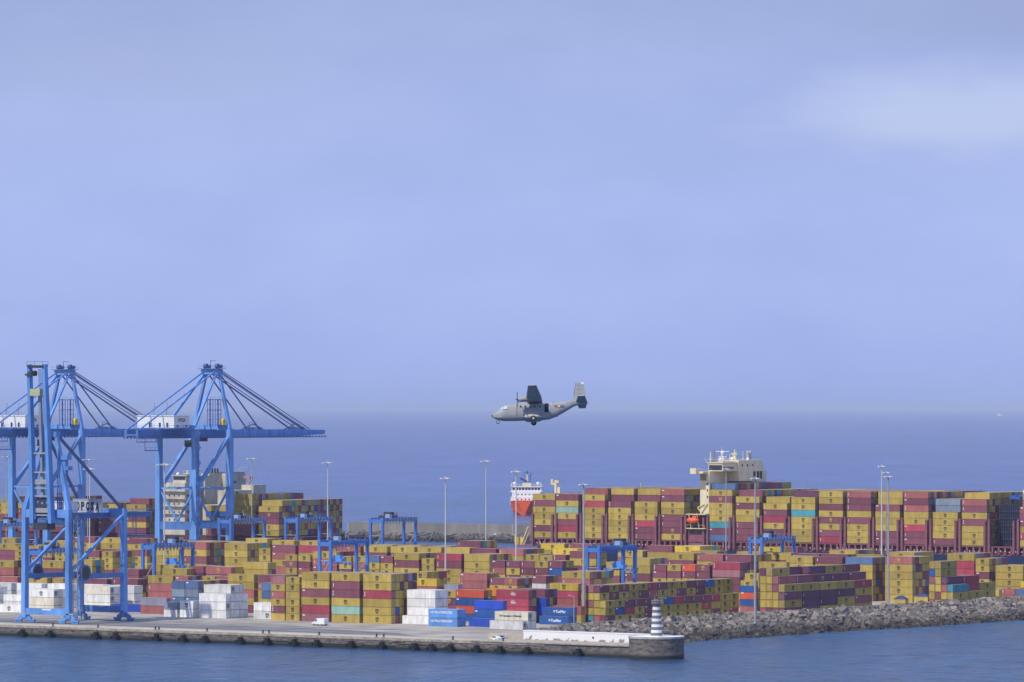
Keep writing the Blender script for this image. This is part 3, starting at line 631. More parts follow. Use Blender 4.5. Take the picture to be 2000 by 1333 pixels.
sheet('asphalt_road', [(-2300, 1282), (-1010, 1282), (-950, 1279), (-935, 1284), (-950, 1296), (-1000, 1307), (-2300, 1307)], QZ+.004, M_ASPH)
sheet('quay_edge_strip', [(-2300, EV-.14), (EU-30, EV-.14), (EU-30, EV+9), (-2300, EV+9)], QZ+.25, M_CONC_L)
# crane rails let into the apron
for nm, v in (('crane_rail', 1283.6), ('crane_rail', 1313.6)):
    mb = MB(); mb.box(-1500, -960, v-.35, v+.35, QZ, QZ+.06); o = mb.build(nm, M_DARK); o.rotation_euler = (0, 0, -TH); tag(o, kind='structure')
sheet('drain_slot', [(-2300, 1309.6), (-980, 1309.6), (-980, 1310.1), (-2300, 1310.1)], QZ+.008, M_DARK)
sheet('painted_lane_line', [(-2300, 1279.2), (-960, 1279.2), (-960, 1279.5), (-2300, 1279.5)], QZ+.008, mat('faded_lane_paint', (.55, .54, .50), .8, 0, .3, .5))
sheet('tyre_worn_lane', [(-2300, 1318), (-990, 1318), (-975, 1322), (-990, 1327), (-2300, 1326)], QZ+.004, mat('tyre_darkened_concrete', (0.30, 0.275, 0.24), .85, 0, .3, .05))
# coping along the quay's front edge: a real step
mb = MB(); mb.box(-2300, EU-40, EV-.15, EV+9, QZ-.6, QZ+.246); o = mb.build('quay_coping', mat('old_coping_concrete', (0.42, 0.36, 0.29), .9, 0, .25, .5, 0, .5, .1)); o.rotation_euler = (0, 0, -TH); tag(o, kind='structure')
# long low ledges on the wall face, broken and uneven
mb = MB(); rr = random.Random(5); u = -1500
while u < EU-30:
    L = rr.uniform(5, 16)
    if rr.random() < .75: z = rr.uniform(0.6, 2.6); mb.box(u, u+L, EV-.1-rr.random()*.2, EV+.1, z, z+rr.uniform(.15, .5))
    u += L*rr.uniform(.5, 1.1)
o = mb.build('quay_wall_ledges', M_QW); o.rotation_euler = (0, 0, -TH); tag(o, kind='structure')

def pl(P, v, k):
    for a, b in zip(P[:-1], P[1:]):
        if v <= b[1]: t = max(0, (v-a[1])/(b[1]-a[1])); return a[k]+(b[k]-a[k])*t
    return P[-1][k]
def rocks(name, spots, label, m=M_ROCK, pale=None):
    """angular quarry blocks: jittered boxes, each with its own size, turn and colour"""
    n = len(spots); S = np.array(spots); base = np.array([(x, y, z) for z in (-1, 1) for y in (-1, 1) for x in (-1, 1)], float)*.5
    V = base[None]*RNG.uniform(.45, 1.1, (n, 1, 3)) + RNG.normal(0, .085, (n, 8, 3)); V *= S[:, 3][:, None, None]
    ang = RNG.uniform(-1, 1, (n, 3))*math.pi*np.array([.5, .5, 1]); out = V.copy()
    cx, sx = np.cos(ang[:, 0])[:, None], np.sin(ang[:, 0])[:, None]; y, z = out[..., 1].copy(), out[..., 2].copy(); out[..., 1] = y*cx-z*sx; out[..., 2] = y*sx+z*cx
    cx, sx = np.cos(ang[:, 1])[:, None], np.sin(ang[:, 1])[:, None]; x, z = out[..., 0].copy(), out[..., 2].copy(); out[..., 0] = x*cx+z*sx; out[..., 2] = -x*sx+z*cx
    cx, sx = np.cos(ang[:, 2])[:, None], np.sin(ang[:, 2])[:, None]; x, y = out[..., 0].copy(), out[..., 1].copy(); out[..., 0] = x*cx-y*sx; out[..., 1] = x*sx+y*cx
    P = out + S[:, None, :3]; P = P.reshape(-1, 3); X = P[:, 0]*CT+P[:, 1]*ST; Y = -P[:, 0]*ST+P[:, 1]*CT
    q = np.array([(0,2,3,1),(4,5,7,6),(0,1,5,4),(2,6,7,3),(0,4,6,2),(1,3,7,5)]); F = (q[None]+np.arange(n)[:, None, None]*8).reshape(-1, 4)
    me = bpy.data.meshes.new(name); me.from_pydata(np.c_[X, Y, P[:, 2]].tolist(), [], F.tolist()); me.materials.append(m)
    pals = np.array([(0.32, 0.27, 0.22), (0.22, 0.20, 0.18), (0.17, 0.16, 0.155), (0.12, 0.12, 0.125), (0.36, 0.31, 0.25), (0.21, 0.17, 0.14)])
    if pale is None: w = [.25, .25, .2, .12, .08, .10]
    else: w = pale
    c = pals[RNG.choice(6, n, p=w)]*RNG.uniform(.8, 1.2, (n, 1)); wet = np.clip((S[:, 2]-.3)/1.9, 0, 1)[:, None]; c = c*(0.34+0.66*wet)      # weed and wet stone at the waterline, plus lower-slope shade painted into the colour
    paint(me, np.repeat(c, 6, axis=0)); o = bpy.data.objects.new(name, me); COL.objects.link(o); tag(o, label, 'rocks', None, 'stuff'); return o
sp = []
for i in range(17000):
    v = 1286 + (1830-1286)*RNG.random()
    if v < 1390 and RNG.random() < .0: continue
    cu, cz, tu = pl(CREST, v, 0), pl(CREST, v, 2), pl(TOE, v, 0); t = RNG.random()**0.8; u = cu+(tu-cu)*t; p = 1.4
    z = cz-.5+(-1.0-cz+.5)*t**p + RNG.uniform(-.3, .55); sz = RNG.uniform(1.0, 2.5)*(0.6 if t < .12 else 1) * (1.0 if RNG.random() < .85 else 1.4)
    sp.append((u, v, z, sz))
for i in range(900):       # small stones scattered at the crest and among the yard's edge
    v = 1290+540*RNG.random(); cu, cz = pl(CREST, v, 0), pl(CREST, v, 2); sp.append((cu+RNG.uniform(-.5, 6), v, cz-.2+RNG.uniform(-.3, .3), RNG.uniform(.7, 1.5)))
rocks('rubble_rocks', sp, 'long slope of grey and tan quarry rocks between the containers and the water')
# the bank under the rocks
mb = MB(); vs = []; 
for c, t in zip(CREST, TOE):
    vs += [(c[0]-2, c[1], QZ-1), (c[0], c[1], c[2]-1.2)] + [(c[0]+(t[0]-c[0])*k, c[1], c[2]-1.2+(-2.2-c[2]+1.2)*k**1.4) for k in (.25, .5, .75, 1.0)]
fs = [(i*6+j, i*6+j+1, (i+1)*6+j+1, (i+1)*6+j) for i in range(len(CREST)-1) for j in range(5)]
mb.add(vs, fs); o = mb.build('rubble_bank', mat('dark_gravel', (0.10, 0.095, 0.09), .95, 0, .3, .4)); o.rotation_euler = (0, 0, -TH); tag(o, kind='structure')
# low concrete kerb wall at the yard's edge above the rubble
mb = MB()
K = [(c[0]-1.2, c[1], c[2]) for c in CREST[2:]]
for (a, b) in zip(K[:-1], K[1:]): mb.beam((a[0], a[1], a[2]-.9), (b[0], b[1], b[2]-.9), .5, 2.6)
o = mb.build('kerb_wall', mat('kerb_concrete', (0.42, 0.40, 0.36), .9, 0, .15, .3)); o.rotation_euler = (0, 0, -TH); tag(o, 'low grey concrete kerb wall along the top of the rubble slope', 'wall')

# the far breakwater
MV = 2294.0
def mole():
    a, _ = uv_at(652, MV); b, _ = uv_at(1700, MV)
    r = empty('breakwater', 'long grey concrete sea wall of the far breakwater with rocks at its foot', 'sea wall', (0, 0, 0))
    mc = mat('breakwater_concrete', (0.23, 0.215, 0.20), .9, 0, .18, .06, 1, .3, .1)
    m1 = MB(); m1.box(a, b, MV+14, MV+18, 1, 10.2); m1.build('wall', mc, r)
    m2 = MB(); u = a
    while u < b: m2.box(u, u+.5, MV+13.85, MV+14, 3.6, 10.1); u += 24.0
    m2.build('joint', mat('joint_concrete', (0.40, 0.37, 0.33), .9, 0, .1, .1), r)
    m3 = MB(); m3.box(a, b, MV+3, MV+14, -1, 3.9); m3.build('roadway', mat('mole_road', (0.33, 0.30, 0.26), .9, 0, .15, .1), r)
    s2 = []
    for i in range(2600):
        u = a+(b-a)*RNG.random(); t = RNG.random(); s2.append((u, MV+3.5-t*8, 3.6-4.6*t+RNG.uniform(-.4, .5), RNG.uniform(1.5, 3.2)))
    rocks('breakwater_rocks', s2, 'dark rocks piled along the foot of the far breakwater', pale=[.05, .15, .3, .35, .05, .1])
mole()
# ---------------------------------------------------------------- ship-to-shore cranes at the far quay (two alike), boom down over the ship
def rail(mb, pts, h=1.1, r=.05):
    for a, b in zip(pts[:-1], pts[1:]):
        a, b = Vector(a), Vector(b); mb.beam(a+Vector((0,0,h)), b+Vector((0,0,h)), r*2); n = max(1, int((b-a).length/3))
        for i in range(n+1): p = a.lerp(b, i/n); mb.beam(p, p+Vector((0,0,h)), r*1.6)
def bogie(mb, x, y, k=1.0):
    """one crane corner's truck: equaliser beams over eight wheels, along x"""
    mb.beam((x-3.6*k, y, 2.0*k), (x+3.6*k, y, 2.0*k), 1.0*k, .8*k)
    for sx in (-1, 1):
        mb.beam((x+sx*3.6*k-1.9*k, y, 1.25*k), (x+sx*3.6*k+1.9*k, y, 1.25*k), 1.1*k, .6*k); mb.beam((x+sx*1.2*k, y, 3.4*k), (x+sx*3.6*k, y, 1.9*k), .8*k)
        for dx in (-1.3, -.45, .45, 1.3): mb.tube((x+sx*3.6*k+dx*k, y-.35*k, .5*k), (x+sx*3.6*k+dx*k, y+.35*k, .5*k), .42*k, n=10)
    mb.box(x-1.1*k, x+1.1*k, y-.9*k, y+.9*k, 2.2*k, 3.8*k)
def far_crane(px_mid, label):
    u, v = uv_at(px_mid, 1770.0); r = empty('ship_to_shore_crane', label, 'crane', W(u, v, QZ), group='blue cranes along the far quay')
    g, w, ZB, ZT = 26.0, 11.0, 61.5, 65.0; ZA = 94.6
    for x in (-w, w):
        for y in (0, g):
            MB().beam((x, y, 3.5), (x, y, ZT), 2.9, 2.9, 2.5, 2.5).build('leg', M_CRANE, r)
            m = MB(); bogie(m, x, y); m.build('bogie', M_CRANE_D, r)
    for y in (0, g):
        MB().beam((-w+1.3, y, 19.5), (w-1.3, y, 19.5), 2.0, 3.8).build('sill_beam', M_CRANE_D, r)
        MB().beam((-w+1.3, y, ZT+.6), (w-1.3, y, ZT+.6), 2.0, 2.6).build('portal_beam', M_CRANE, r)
        m = MB(); m.beam((-w+1.3, y, 37), (w-1.3, y, 37), .8); m.beam((-w+1, y, 36), (0, y, 21.5), .8); m.beam((w-1, y, 36), (0, y, 21.5), .8); m.build('brace', M_CRANE, r)
    for x in (-w, w):
        for P_ in (((x, 0, 36), (x, g, 62), 1.5, 1.5), ((x, 1.3, 19.5), (x, g-1.3, 19.5), 1.5, 2.6), ((x, 1, 37), (x, g-1, 37), .8, .8)): MB().beam(*P_).build('side_brace', M_CRANE, r)
    yb, yt = -34.0, 110.0
    for x in (-3.4, 3.4):
        MB().box(x-.7, x+.7, yb, g+5, ZB, ZB+3.3).build('main_girder', M_CRANE_D, r)
        m = MB(); m.beam((x, g+5.4, ZB+1.65), (x, 88, ZB+1.5), 1.4, 3.1); m.beam((x, 88, ZB+1.5), (x, yt, ZB+1.7), 1.4, 3.1, 1.3, 2.0); m.build('boom', M_CRANE, r)
    m = MB()
    for y in np.arange(yb, yt, 5.5): m.box(-2.7, 2.7, y, y+.5, ZB+.5, ZB+1.2)
    m.build('cross_tie', M_CRANE_D, r)
    m = MB()
    for x in (-4.7, 4.7):
        m.box(x-.5, x+.5, yb, yt-1, ZB-.25, ZB-.1); rail(m, [(x, yb, ZB-.1), (x, yt-1, ZB-.1)])
        for y in np.arange(yb, yt, 2.6): m.box(x-.2, x+.2, y, y+.9, ZB-.9, ZB-.25)
    m.build('walkway', M_CRANE_D, r)
    # apex frame
    for x in (-w, w):
        sx = 1 if x > 0 else -1
        MB().beam((x, g, ZT), (sx*3.6, g+1, ZA-2), 1.5, 1.7, 1.1, 1.3).build('mast', M_CRANE, r)
        MB().beam((x*.8, 2, ZT+1), (sx*3.4, g-.5, ZA-3), 1.1, 1.2, .9, .9).build('back_mast', M_CRANE, r)
    m = MB(); m.box(-4.8, 4.8, g-2, g+2.6, ZA-3.6, ZA-1.2); m.build('apex_beam', M_CRANE, r)
    m = MB(); m.box(-5.6, 5.6, g-3.4, g+3.8, ZA-1.1, ZA-.9); rail(m, [(-5.6, g-3.4, ZA-.9), (5.6, g-3.4, ZA-.9), (5.6, g+3.8, ZA-.9), (-5.6, g+3.8, ZA-.9)])
    for x in (-3.5, 3.5): m.tube((x-.8, g, ZA+.3), (x+.8, g, ZA+.3), 1.2, n=10); m.tube((x-.8, g+2.4, ZA+.1), (x+.8, g+2.4, ZA+.1), .9, n=10)
    m.beam((1, g-2, ZA-1), (1, g-2, ZA+3), .2); m.beam((1, g-2, ZA+2.8), (1, g+2, ZA+2.8), .2); m.build('apex_platform', M_CABLE, r)
    for sx in (-1, 1):
        x = sx*3.8; A = (sx*3.4, g+1.5, ZA-2)
        m = MB(); m.beam(A, (x, 92, ZB+3.4), .55); m.beam((A[0], A[1], A[2]+.9), (x, 98, ZB+3.2), .3); m.build('outer_stay', M_CABLE, r)
        m = MB(); m.beam((A[0], A[1], A[2]-1), (x, 58, ZB+3.4), .5); m.build('inner_stay', M_CABLE, r)
        m = MB(); m.beam((sx*3.4, g-1, ZA-2), (x, yb+1.5, ZB+3.4), .6); m.beam((x, -12, ZB+16), (x, -13.5, ZB+5), .18); m.build('back_stay', M_CRANE, r)
    m = MB()
    for x in (-1.2, -.4, .4, 1.2): m.beam((x, g+2, ZA-1), (x, 95, ZB+4.5), .14)
    m.build('hoist_rope', M_CABLE, r)
    for y in (58, 92):
        m = MB(); m.box(-4, 4, y-1.5, y+1.5, ZB+3, ZB+4.2); m.beam((0, y-3, ZB+4), (0, y-3, ZB+6.5), .2); m.beam((0, y-3, ZB+6.5), (0, y, ZB+6.5), .15); m.beam((-3.5, y-5, ZB+3), (0, y, ZB+5.8), .5); m.beam((3.5, y+4, ZB+3), (0, y, ZB+5.8), .5); m.build('boom_bracket', M_CABLE, r)
    # machinery house, written on its shaded end
    h = MB(); hx0, hx1, hy0, hy1 = -11.5, 10.6, -15.5, -4.2; z0, z1 = ZB+4.2, ZB+9.6
    h.box(hx0, hx1, hy0, hy1, z0, z1); h.box(hx0-.3, hx1+.3, hy0-.3, hy1+.3, z1, z1+.35)
    hs = h.build('machinery_house', M_WHITE, r)
    d = MB(); 
    for x in (-4.5, 1.5, 6.0): d.box(x, x+1.2, hy0-.06, hy0, z0+.2, z0+2.3)
    for y in (-13.5, -7): d.box(hx1, hx1+.06, y, y+1.1, z0+.3, z0+1.3)
    d.build('house_door', M_DARK, hs)
    l = MB(); put_text(l, 'OPCSA', (hx1+.01, -9.8, z0+3.6), 1.7, (0, 1, 0), (0, 0, 1), (1, 0, 0), .02, w=5.6); l.build('lettering', M_INK, hs)
    m = MB(); m.box(-12.5, 12, -17, -3, z0-.5, z0-.05); rail(m, [(-12.5, -17, z0), (12, -17, z0), (12, -3, z0)]); m.build('house_deck', M_CRANE_D, r)
    # boom lettering near the tip
    # twin stair towers and a yellow hoist drum on the girder
    for y in (18.0, 24.0):
        m = MB()
        for dx in (-1, 1):
            for dy in (-.9, .9): m.beam((dx+5.5, y+dy, ZT+1), (dx+5.5, y+dy, ZT+14), .25)
        for k in range(6): m.box(4.4, 6.6, y-1, y+1, ZT+2+k*2.4, ZT+2.15+k*2.4)
        m.box(3.9, 7.1, y-1.8, y+1.8, ZT+13.8, ZT+14); m.box(3.9, 7.1, y-1.8, y+1.8, ZT+8.8, ZT+9); rail(m, [(7.1, y-1.8, ZT+14), (7.1, y+1.8, ZT+14)]); m.build('service_tower', M_CRANE_D, r)
    m = MB(); m.box(8, 9.8, g-3.6, g-1.6, ZT+1.8, ZT+3.9); m.tube((8, g-2.6, ZT+3.9), (9.8, g-2.6, ZT+3.9), 1.0, n=12); m.build('yellow_drum', M_YEL, r)
    m = MB(); m.box(-2.4, 2.4, 14, 20, ZB-2.4, ZB-.5); m.box(-2.4, 2.4, 8.5, 12, ZB-5, ZB-1.8); m.build('trolley', M_DARK, r)
    m = MB(); rail(m, [(5, -36, ZB-2.2), (5, -22, ZB-2.2)]); m.box(4.3, 5.6, -36, -22, ZB-2.6, ZB-2.2); rail(m, [(5.6, -30, ZB-6.2), (5.6, -20, ZB-6.2)]); m.box(4.4, 5.6, -30, -20, ZB-6.6, ZB-6.2)
    for y in (-30, -20, -36, -22): m.beam((5, y, ZB-6.4 if y in (-30, -20) else ZB-2.4), (5, y, ZB), .2)
    m.build('hanging_platform', M_CABLE, r)
    m = MB()
    for k in range(16):          # zigzag stairs on the near leg
        z = 6+k*3.6; m.box(w+1.3, w+2.3, -1.6, 1.6, z, z+.15); m.beam((w+1.9, -1.4 if k % 2 else 1.4, z), (w+1.9, 1.4 if k % 2 else -1.4, z+3.6), .25)
    m.build('stair', M_CRANE_D, r)
    return r
far_crane(346, 'blue quay crane with its boom lowered, right of the raised-boom crane')
far_crane(57.5, 'blue quay crane behind the raised-boom crane, leftmost of the far quay')
far_crane(-232, 'blue quay crane beyond the left edge, only its boom reaching the picture')

# ---------------------------------------------------------------- the near crane, boom raised
def near_crane():
    u, v = uv_at(91.5, 1283.6); r = empty('raised_boom_crane', 'light blue quay crane with its boom raised at the front of the pier', 'crane', W(u, v, QZ))
    g, w = 30.0, 10.0; ZP = 38.5
    for x in (-w, w):
        for y in (0, g):
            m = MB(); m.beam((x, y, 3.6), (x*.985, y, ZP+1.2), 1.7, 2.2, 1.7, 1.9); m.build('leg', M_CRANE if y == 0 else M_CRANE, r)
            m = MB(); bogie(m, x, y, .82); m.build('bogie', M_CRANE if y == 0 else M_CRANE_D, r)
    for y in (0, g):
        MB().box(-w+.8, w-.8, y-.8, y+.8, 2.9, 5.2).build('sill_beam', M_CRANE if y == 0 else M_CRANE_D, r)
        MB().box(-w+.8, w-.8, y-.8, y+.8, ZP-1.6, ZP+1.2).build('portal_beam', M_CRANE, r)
    for x in (-w, w):
        m = MB(); m.beam((x, .9, 16.3), (x, g-.9, 16.3), 1.2, 1.7); m.build('tie_beam', M_CRANE_D, r)
        m = MB(); m.beam((x, .6, 18), (x, g-.6, ZP-1.2), 1.0); m.build('diagonal_brace', M_CRANE, r)
    for x in (-3.2, 3.2): MB().box(x-.6, x+.6, -3, g+23, ZP-2.2, ZP-.3).build('main_girder', M_CRANE_D, r)
    m = MB()
    for y in np.arange(-2, g+23, 4): m.box(-2.6, 2.6, y, y+.4, ZP-2.2, ZP-1.6)
    m.box(-4.9, -4.1, -2, g+23, ZP-.6, ZP-.4); m.box(4.1, 4.9, -2, g+23, ZP-.6, ZP-.4); rail(m, [(4.9, -2, ZP-.4), (4.9, g+23, ZP-.4), (-4.9, g+23, ZP-.4)]); m.build('walkway', M_CRANE_D, r)
    m = MB(); m.box(-4, 4, g+14, g+22, ZP-9, ZP-8.6); rail(m, [(-4, g+14, ZP-8.6), (4, g+14, ZP-8.6), (4, g+22, ZP-8.6)])
    for x in (-4, 4):
        for y in (g+14, g+22): m.beam((x, y, ZP-9), (x, y, ZP-2), .25)
    m.build('hanging_platform', M_CABLE, r)
    # raised boom: twin beams leaning back a little, tied across
    yb0, zb0, yt, zt = -2.2, ZP-3.5, -5.2, 90.3
    for x in (-4.1, 4.1):
        MB().beam((x, yb0, zb0), (x*.84, yt, zt), 1.5, 2.3, 1.15, 1.7).build('raised_boom', M_CRANE, r)
    def P(x, t, dy=0): return (x*(1-.16*t), yb0+(yt-yb0)*t+dy, zb0+(zt-zb0)*t)
    m = MB()
    for t in (.05, .17, .22, .32, .44, .985): m.beam(P(-4, t), P(4, t), .5 if t < .9 else 1.0)
    for t in (.08, .26): m.beam(P(-4, t, .6), P(4, t, .6), 1.2, 1.6)
    m.build('boom_tie', M_STEEL, r)
    m = MB(); m.beam(P(-.6, .02, 1.2), P(-.2, .82, 1.2), 1.0); m.build('boom_ladder_column', mat('weathered_blue_grey', (.30, .34, .42), .6, 0, .2, .3, 1), r)
    m = MB()
    for x in (-.9, -.3, .3, .9): m.beam(P(x, .0, 1.6), P(x, .97, 1.6), .12)
    m.build('hoist_rope', M_CABLE, r)
    a = P(0, .82); m = MB(); m.box(-2.9, 1.6, a[1]-1, a[1]+1, a[2]-1, a[2]+1.4); m.build('latch_beam', mat('pale_yellow_paint', (.50, .50, .28), .6, 0, .1, 1), r)
    a = P(0, .99); m = MB(); m.box(-3.6, 3.6, a[1]-1.4, a[1]+1.6, a[2]-.3, a[2]+.2); rail(m, [(-3.6, a[1]-1.4, a[2]+.2), (3.6, a[1]-1.4, a[2]+.2), (3.6, a[1]+1.6, a[2]+.2)], 1.3)
    for x in (-3.3, -2.2, -1): m.tube((x-.3, a[1], a[2]-2.6), (x+.3, a[1], a[2]-2.6), 1.0, n=10)
    m.box(-4.6, -.8, a[1]-1.2, a[1]+1, a[2]-3.4, a[2]-2.7); m.build('boom_tip_platform', M_DARK, r)
    # stubs and cab machinery among the boom's foot
    m = MB()
    for t in (.06, .10, .14): m.box(-2.6, 2.6, yb0, yb0+2.4, zb0+t*55, zb0+t*55+1.1)
    m.box(-3.2, 3.0, -3.6, 1.0, ZP-5.8, ZP-3.4); m.build('boom_hinge', M_DARK, r)
    # A-frame
    for sx in (-1, 1): MB().beam((sx*w, 0, ZP+1), (sx*2.2, 2.5, 66), 1.7, 1.7, 1.2, 1.2).build('mast', M_CRANE, r)
    MB().box(-3, 3, 1.6, 3.6, 65, 66.8).build('apex_beam', M_CRANE, r)
    for sx in (-1, 1): MB().beam((sx*2.4, 3, 65.5), (sx*9, g, ZP+1), .85).build('back_stay', M_CABLE, r)
    m = MB(); m.beam((6.6, 2, 52), (6.6, 2, 57.5), 1.6); m.box(5.2, 8.6, .8, 3.2, 57, 58.6); m.box(7.6, 9, .8, 3.2, 53.4, 54.8); m.build('sheave_bracket', M_CRANE, r)
    for x in (2.2, 3.8):
        m = MB(); m.beam((x, 3.2, ZP), (x, 3.2, 60), .35); m.beam((x+.9, 3.2, ZP), (x+.9, 3.2, 56), .25)
        for k in range(9): m.box(x, x+.9, 3.1, 3.3, ZP+2+k*2.2, ZP+2.2+k*2.2)
        m.build('service_ladder', M_CRANE_D, r)
    # machinery house with the name board, white cabin beside it
    h = MB(); h.box(-6.0, 6.6, 21.2, 22.4, ZP-.2, ZP+4.3); h.box(-6.2, 6.8, 21, 22.6, ZP+4.3, ZP+4.5); h.box(-3, 3, 22.4, 25, ZP, ZP+3); hs = h.build('name_board', mat('grey_white_panel', (.50, .51, .54), .6, 0, .05, .5), r)
    l = MB(); [put_text(l, ch_, (-3.7+2.2*k_, 21.19, ZP+2.05), 3.1, (1, 0, 0), (0, 0, 1), (0, -1, 0), .05, w=1.5, t=.06) for k_, ch_ in enumerate('OPCSA')]; l.build('lettering', M_INK, hs)
    h = MB(); h.box(-6.5, 1.5, 8.5, 15, ZP, ZP+3.6); h.box(-6.7, 1.7, 8.3, 15.2, ZP+3.6, ZP+3.85); hs = h.build('white_cabin', M_WHITE, r)
    d = MB(); d.box(-4.6, -3.9, 8.44, 8.5, ZP+.2, ZP+2.2); d.box(-5.8, -5.2, 8.44, 8.5, ZP+1.4, ZP+2.2); d.build('cabin_door', M_DARK, hs)
    # cable reels on the tie beams, lattice stair tower between the near legs
    for x, y in ((-w-.9, 7.5), (w+.9, 7.5)):
        m = MB(); m.tube((x-.5, y, 17.6), (x+.5, y, 17.6), 2.9, n=22); o = m.build('cable_reel', M_CRANE_D, r)
        k = MB(); k.tube((x+.5, y, 17.6), (x+.62, y, 17.6), 2.2, n=20); k.build('reel_disc', M_DARK, o)
    m = MB(); x0, x1, y0, y1 = w+1.2, w+3.0, 1.0, 3.4
    for x in (x0, x1):
        for y in (y0, y1): m.beam((x, y, 1), (x, y, ZP-2), .16)
    for k in range(13): z = 2+k*2.75; m.box(x0, x1, y0, y1, z, z+.1); m.beam((x1, y0 if k % 2 else y1, z), (x1, y1 if k % 2 else y0, z+2.75), .3, .12); m.beam((x0, y1 if k % 2 else y0, z), (x1, y1 if k % 2 else y0, z+2.75), .12)
    m.build('stair_tower', mat('grey_blue_steel', (.30, .34, .42), .55, 0, .15, 1), r)
    m = MB(); m.box(-2, 2, 12, 15.5, ZP-6.2, ZP-2.8); m.box(-2.6, 2.6, 10, 17, ZP-2.9, ZP-2.3); o = m.build('operator_cab', M_CRANE_D, r)
    k = MB(); k.box(-1.8, 1.8, 11.9, 12, ZP-5.8, ZP-3.4); k.build('cab_window', M_GLASS, o)
    l = MB(); l.box(-1.5, 2.5, -.86, -.81, 4.55, 5.05); l.build('notice_board', M_WHITE, r)
near_crane()

# ---------------------------------------------------------------- yard gantry cranes
def yard_crane(px, v, ytop, g, w, label, spread=None, style=0):
    s = s_at(px, v); H = z_at(ytop, s)-QZ; u, _ = uv_at(px, v); r = empty('yard_gantry_crane', label, 'gantry crane', W(u-w/2, v, QZ), group='blue rubber tyred cranes over the stacks')
    for x in (-w/2, w/2):
        for y in (0, g):
            MB().beam((x, y, 1.4), (x, y, H-1.2), 1.15, 1.0).build('leg', M_RTG, r)
            m = MB()
            for dx in (-1.1, 1.1): m.tube((x+dx, y-.35, .8), (x+dx, y+.35, .8), .8, n=12)
            m.build('wheel', M_RUB, r)
    for x in (-w/2, w/2):
        m = MB(); m.box(x-.65, x+.65, -.6, g+.6, H-1.6, H); m.build('girder', M_RTG, r)
        m = MB(); n = 11
        for i in range(n): y = g*(i+.2)/n; m.beam((x+.75, y, H-2.9), (x+.75, y+g/n*.55, H-.3), .22); m.beam((x+.75, y+g/n*.55, H-.3), (x+.75, y+g/n, H-2.9), .14)
        m.build('cable_festoon', M_RTG if style else M_STEEL, r)
    for y in (0, g):
        m = MB(); m.beam((-w/2, y, H-1.5), (w/2, y, H-1.5), .9, 1.6); m.beam((-w/2, y, 2.2), (w/2, y, 2.2), .8, 1.1); m.build('cross_beam', M_RTG, r)
        m = MB(); m.beam((-w/2+.4, y, H-8), (w/2-.4, y, H-8), .3); m.beam((-w/2+.4, y, H-15), (w/2-.4, y, H-8), .3); m.build('brace', M_STEEL, r)
    ty = g*(.35 if spread is None else spread)
    m = MB(); m.box(-w/2, w/2, ty-2.6, ty+2.6, H+.05, H+.9); m.box(-1.5, 2.2, ty-1.4, ty+1.5, H+.9, H+2.4); rail(m, [(w/2, ty-2.6, H+.9), (w/2, ty+2.6, H+.9)]); m.build('trolley', M_DARK, r)
    m = MB(); m.box(w/2-1.6, w/2+.8, ty-4.6, ty-2.7, H-.8, H+1.5); m.build('operator_cab', mat('cab_pale_blue', (.30, .45, .68), .4, 0, .05, 1), r)
    m = MB(); m.box(-.5, 1.5, ty+2.8, ty+5, H, H+2); m.build('power_cabinet', M_STEEL, r)
    m = MB(); rail(m, [(w/2+.6, -.6, H), (w/2+.6, g+.6, H)]); m.build('walkway_rail', M_STEEL, r)
    if spread is not None:
        zs = H-9.5; m = MB(); m.box(-6.0, 6.0, ty-.6, ty+.6, zs, zs+.5)
        for x in (-5.8, 5.8): m.box(x-.3, x+.3, ty-1.2, ty+1.2, zs-.3, zs+.7)
        m.box(-2.6, 2.6, ty-1.3, ty+1.3, zs+.9, zs+2.2); m.box(-1.6, 1.6, ty-1, ty+1, zs+2.2, zs+3.4); m.build('spreader', mat('spreader_blue', (.10, .32, .78), .5, 0, .1, 1), r)
        m = MB()
        for x in (-1.4, 1.4):
            for y in (-.8, .8): m.beam((x, ty+y, zs+3.2), (x, ty+y, H), .09)
        m.build('hoist_rope', M_CABLE, r)
yard_crane(301, 1452, 1062, 24, 5.6, 'blue yard gantry crane with hanging spreader, just right of the near crane', .62)
yard_crane(79, 1425, 1073, 24, 5.6, 'blue yard gantry crane seen through the legs of the near crane')
yard_crane(646, 1508, 1056, 24, 5.4, 'blue yard gantry crane with red load behind the tall front block', .35, 1)
yard_crane(1170, 1475, 1067, 24, 5.2, 'dark blue yard gantry crane in mid yard before the big ship', .72, 1)
yard_crane(1488, 1615, 1050, 24, 5.4, 'blue yard gantry crane beside the second tall lamp from the right')
yard_crane(451, 1722, 1013, 25, 6.6, 'far blue yard gantry crane nearest the machinery of the left ship')
yard_crane(581, 1722, 1011, 25, 6.6, 'far blue yard gantry crane between two others at the far quay')
yard_crane(747, 1722, 1012, 25, 6.6, 'far blue yard gantry crane against open water, rightmost of three')
yard_crane(0, 1650, 1022, 25, 6.6, 'blue yard gantry crane cut by the left edge')

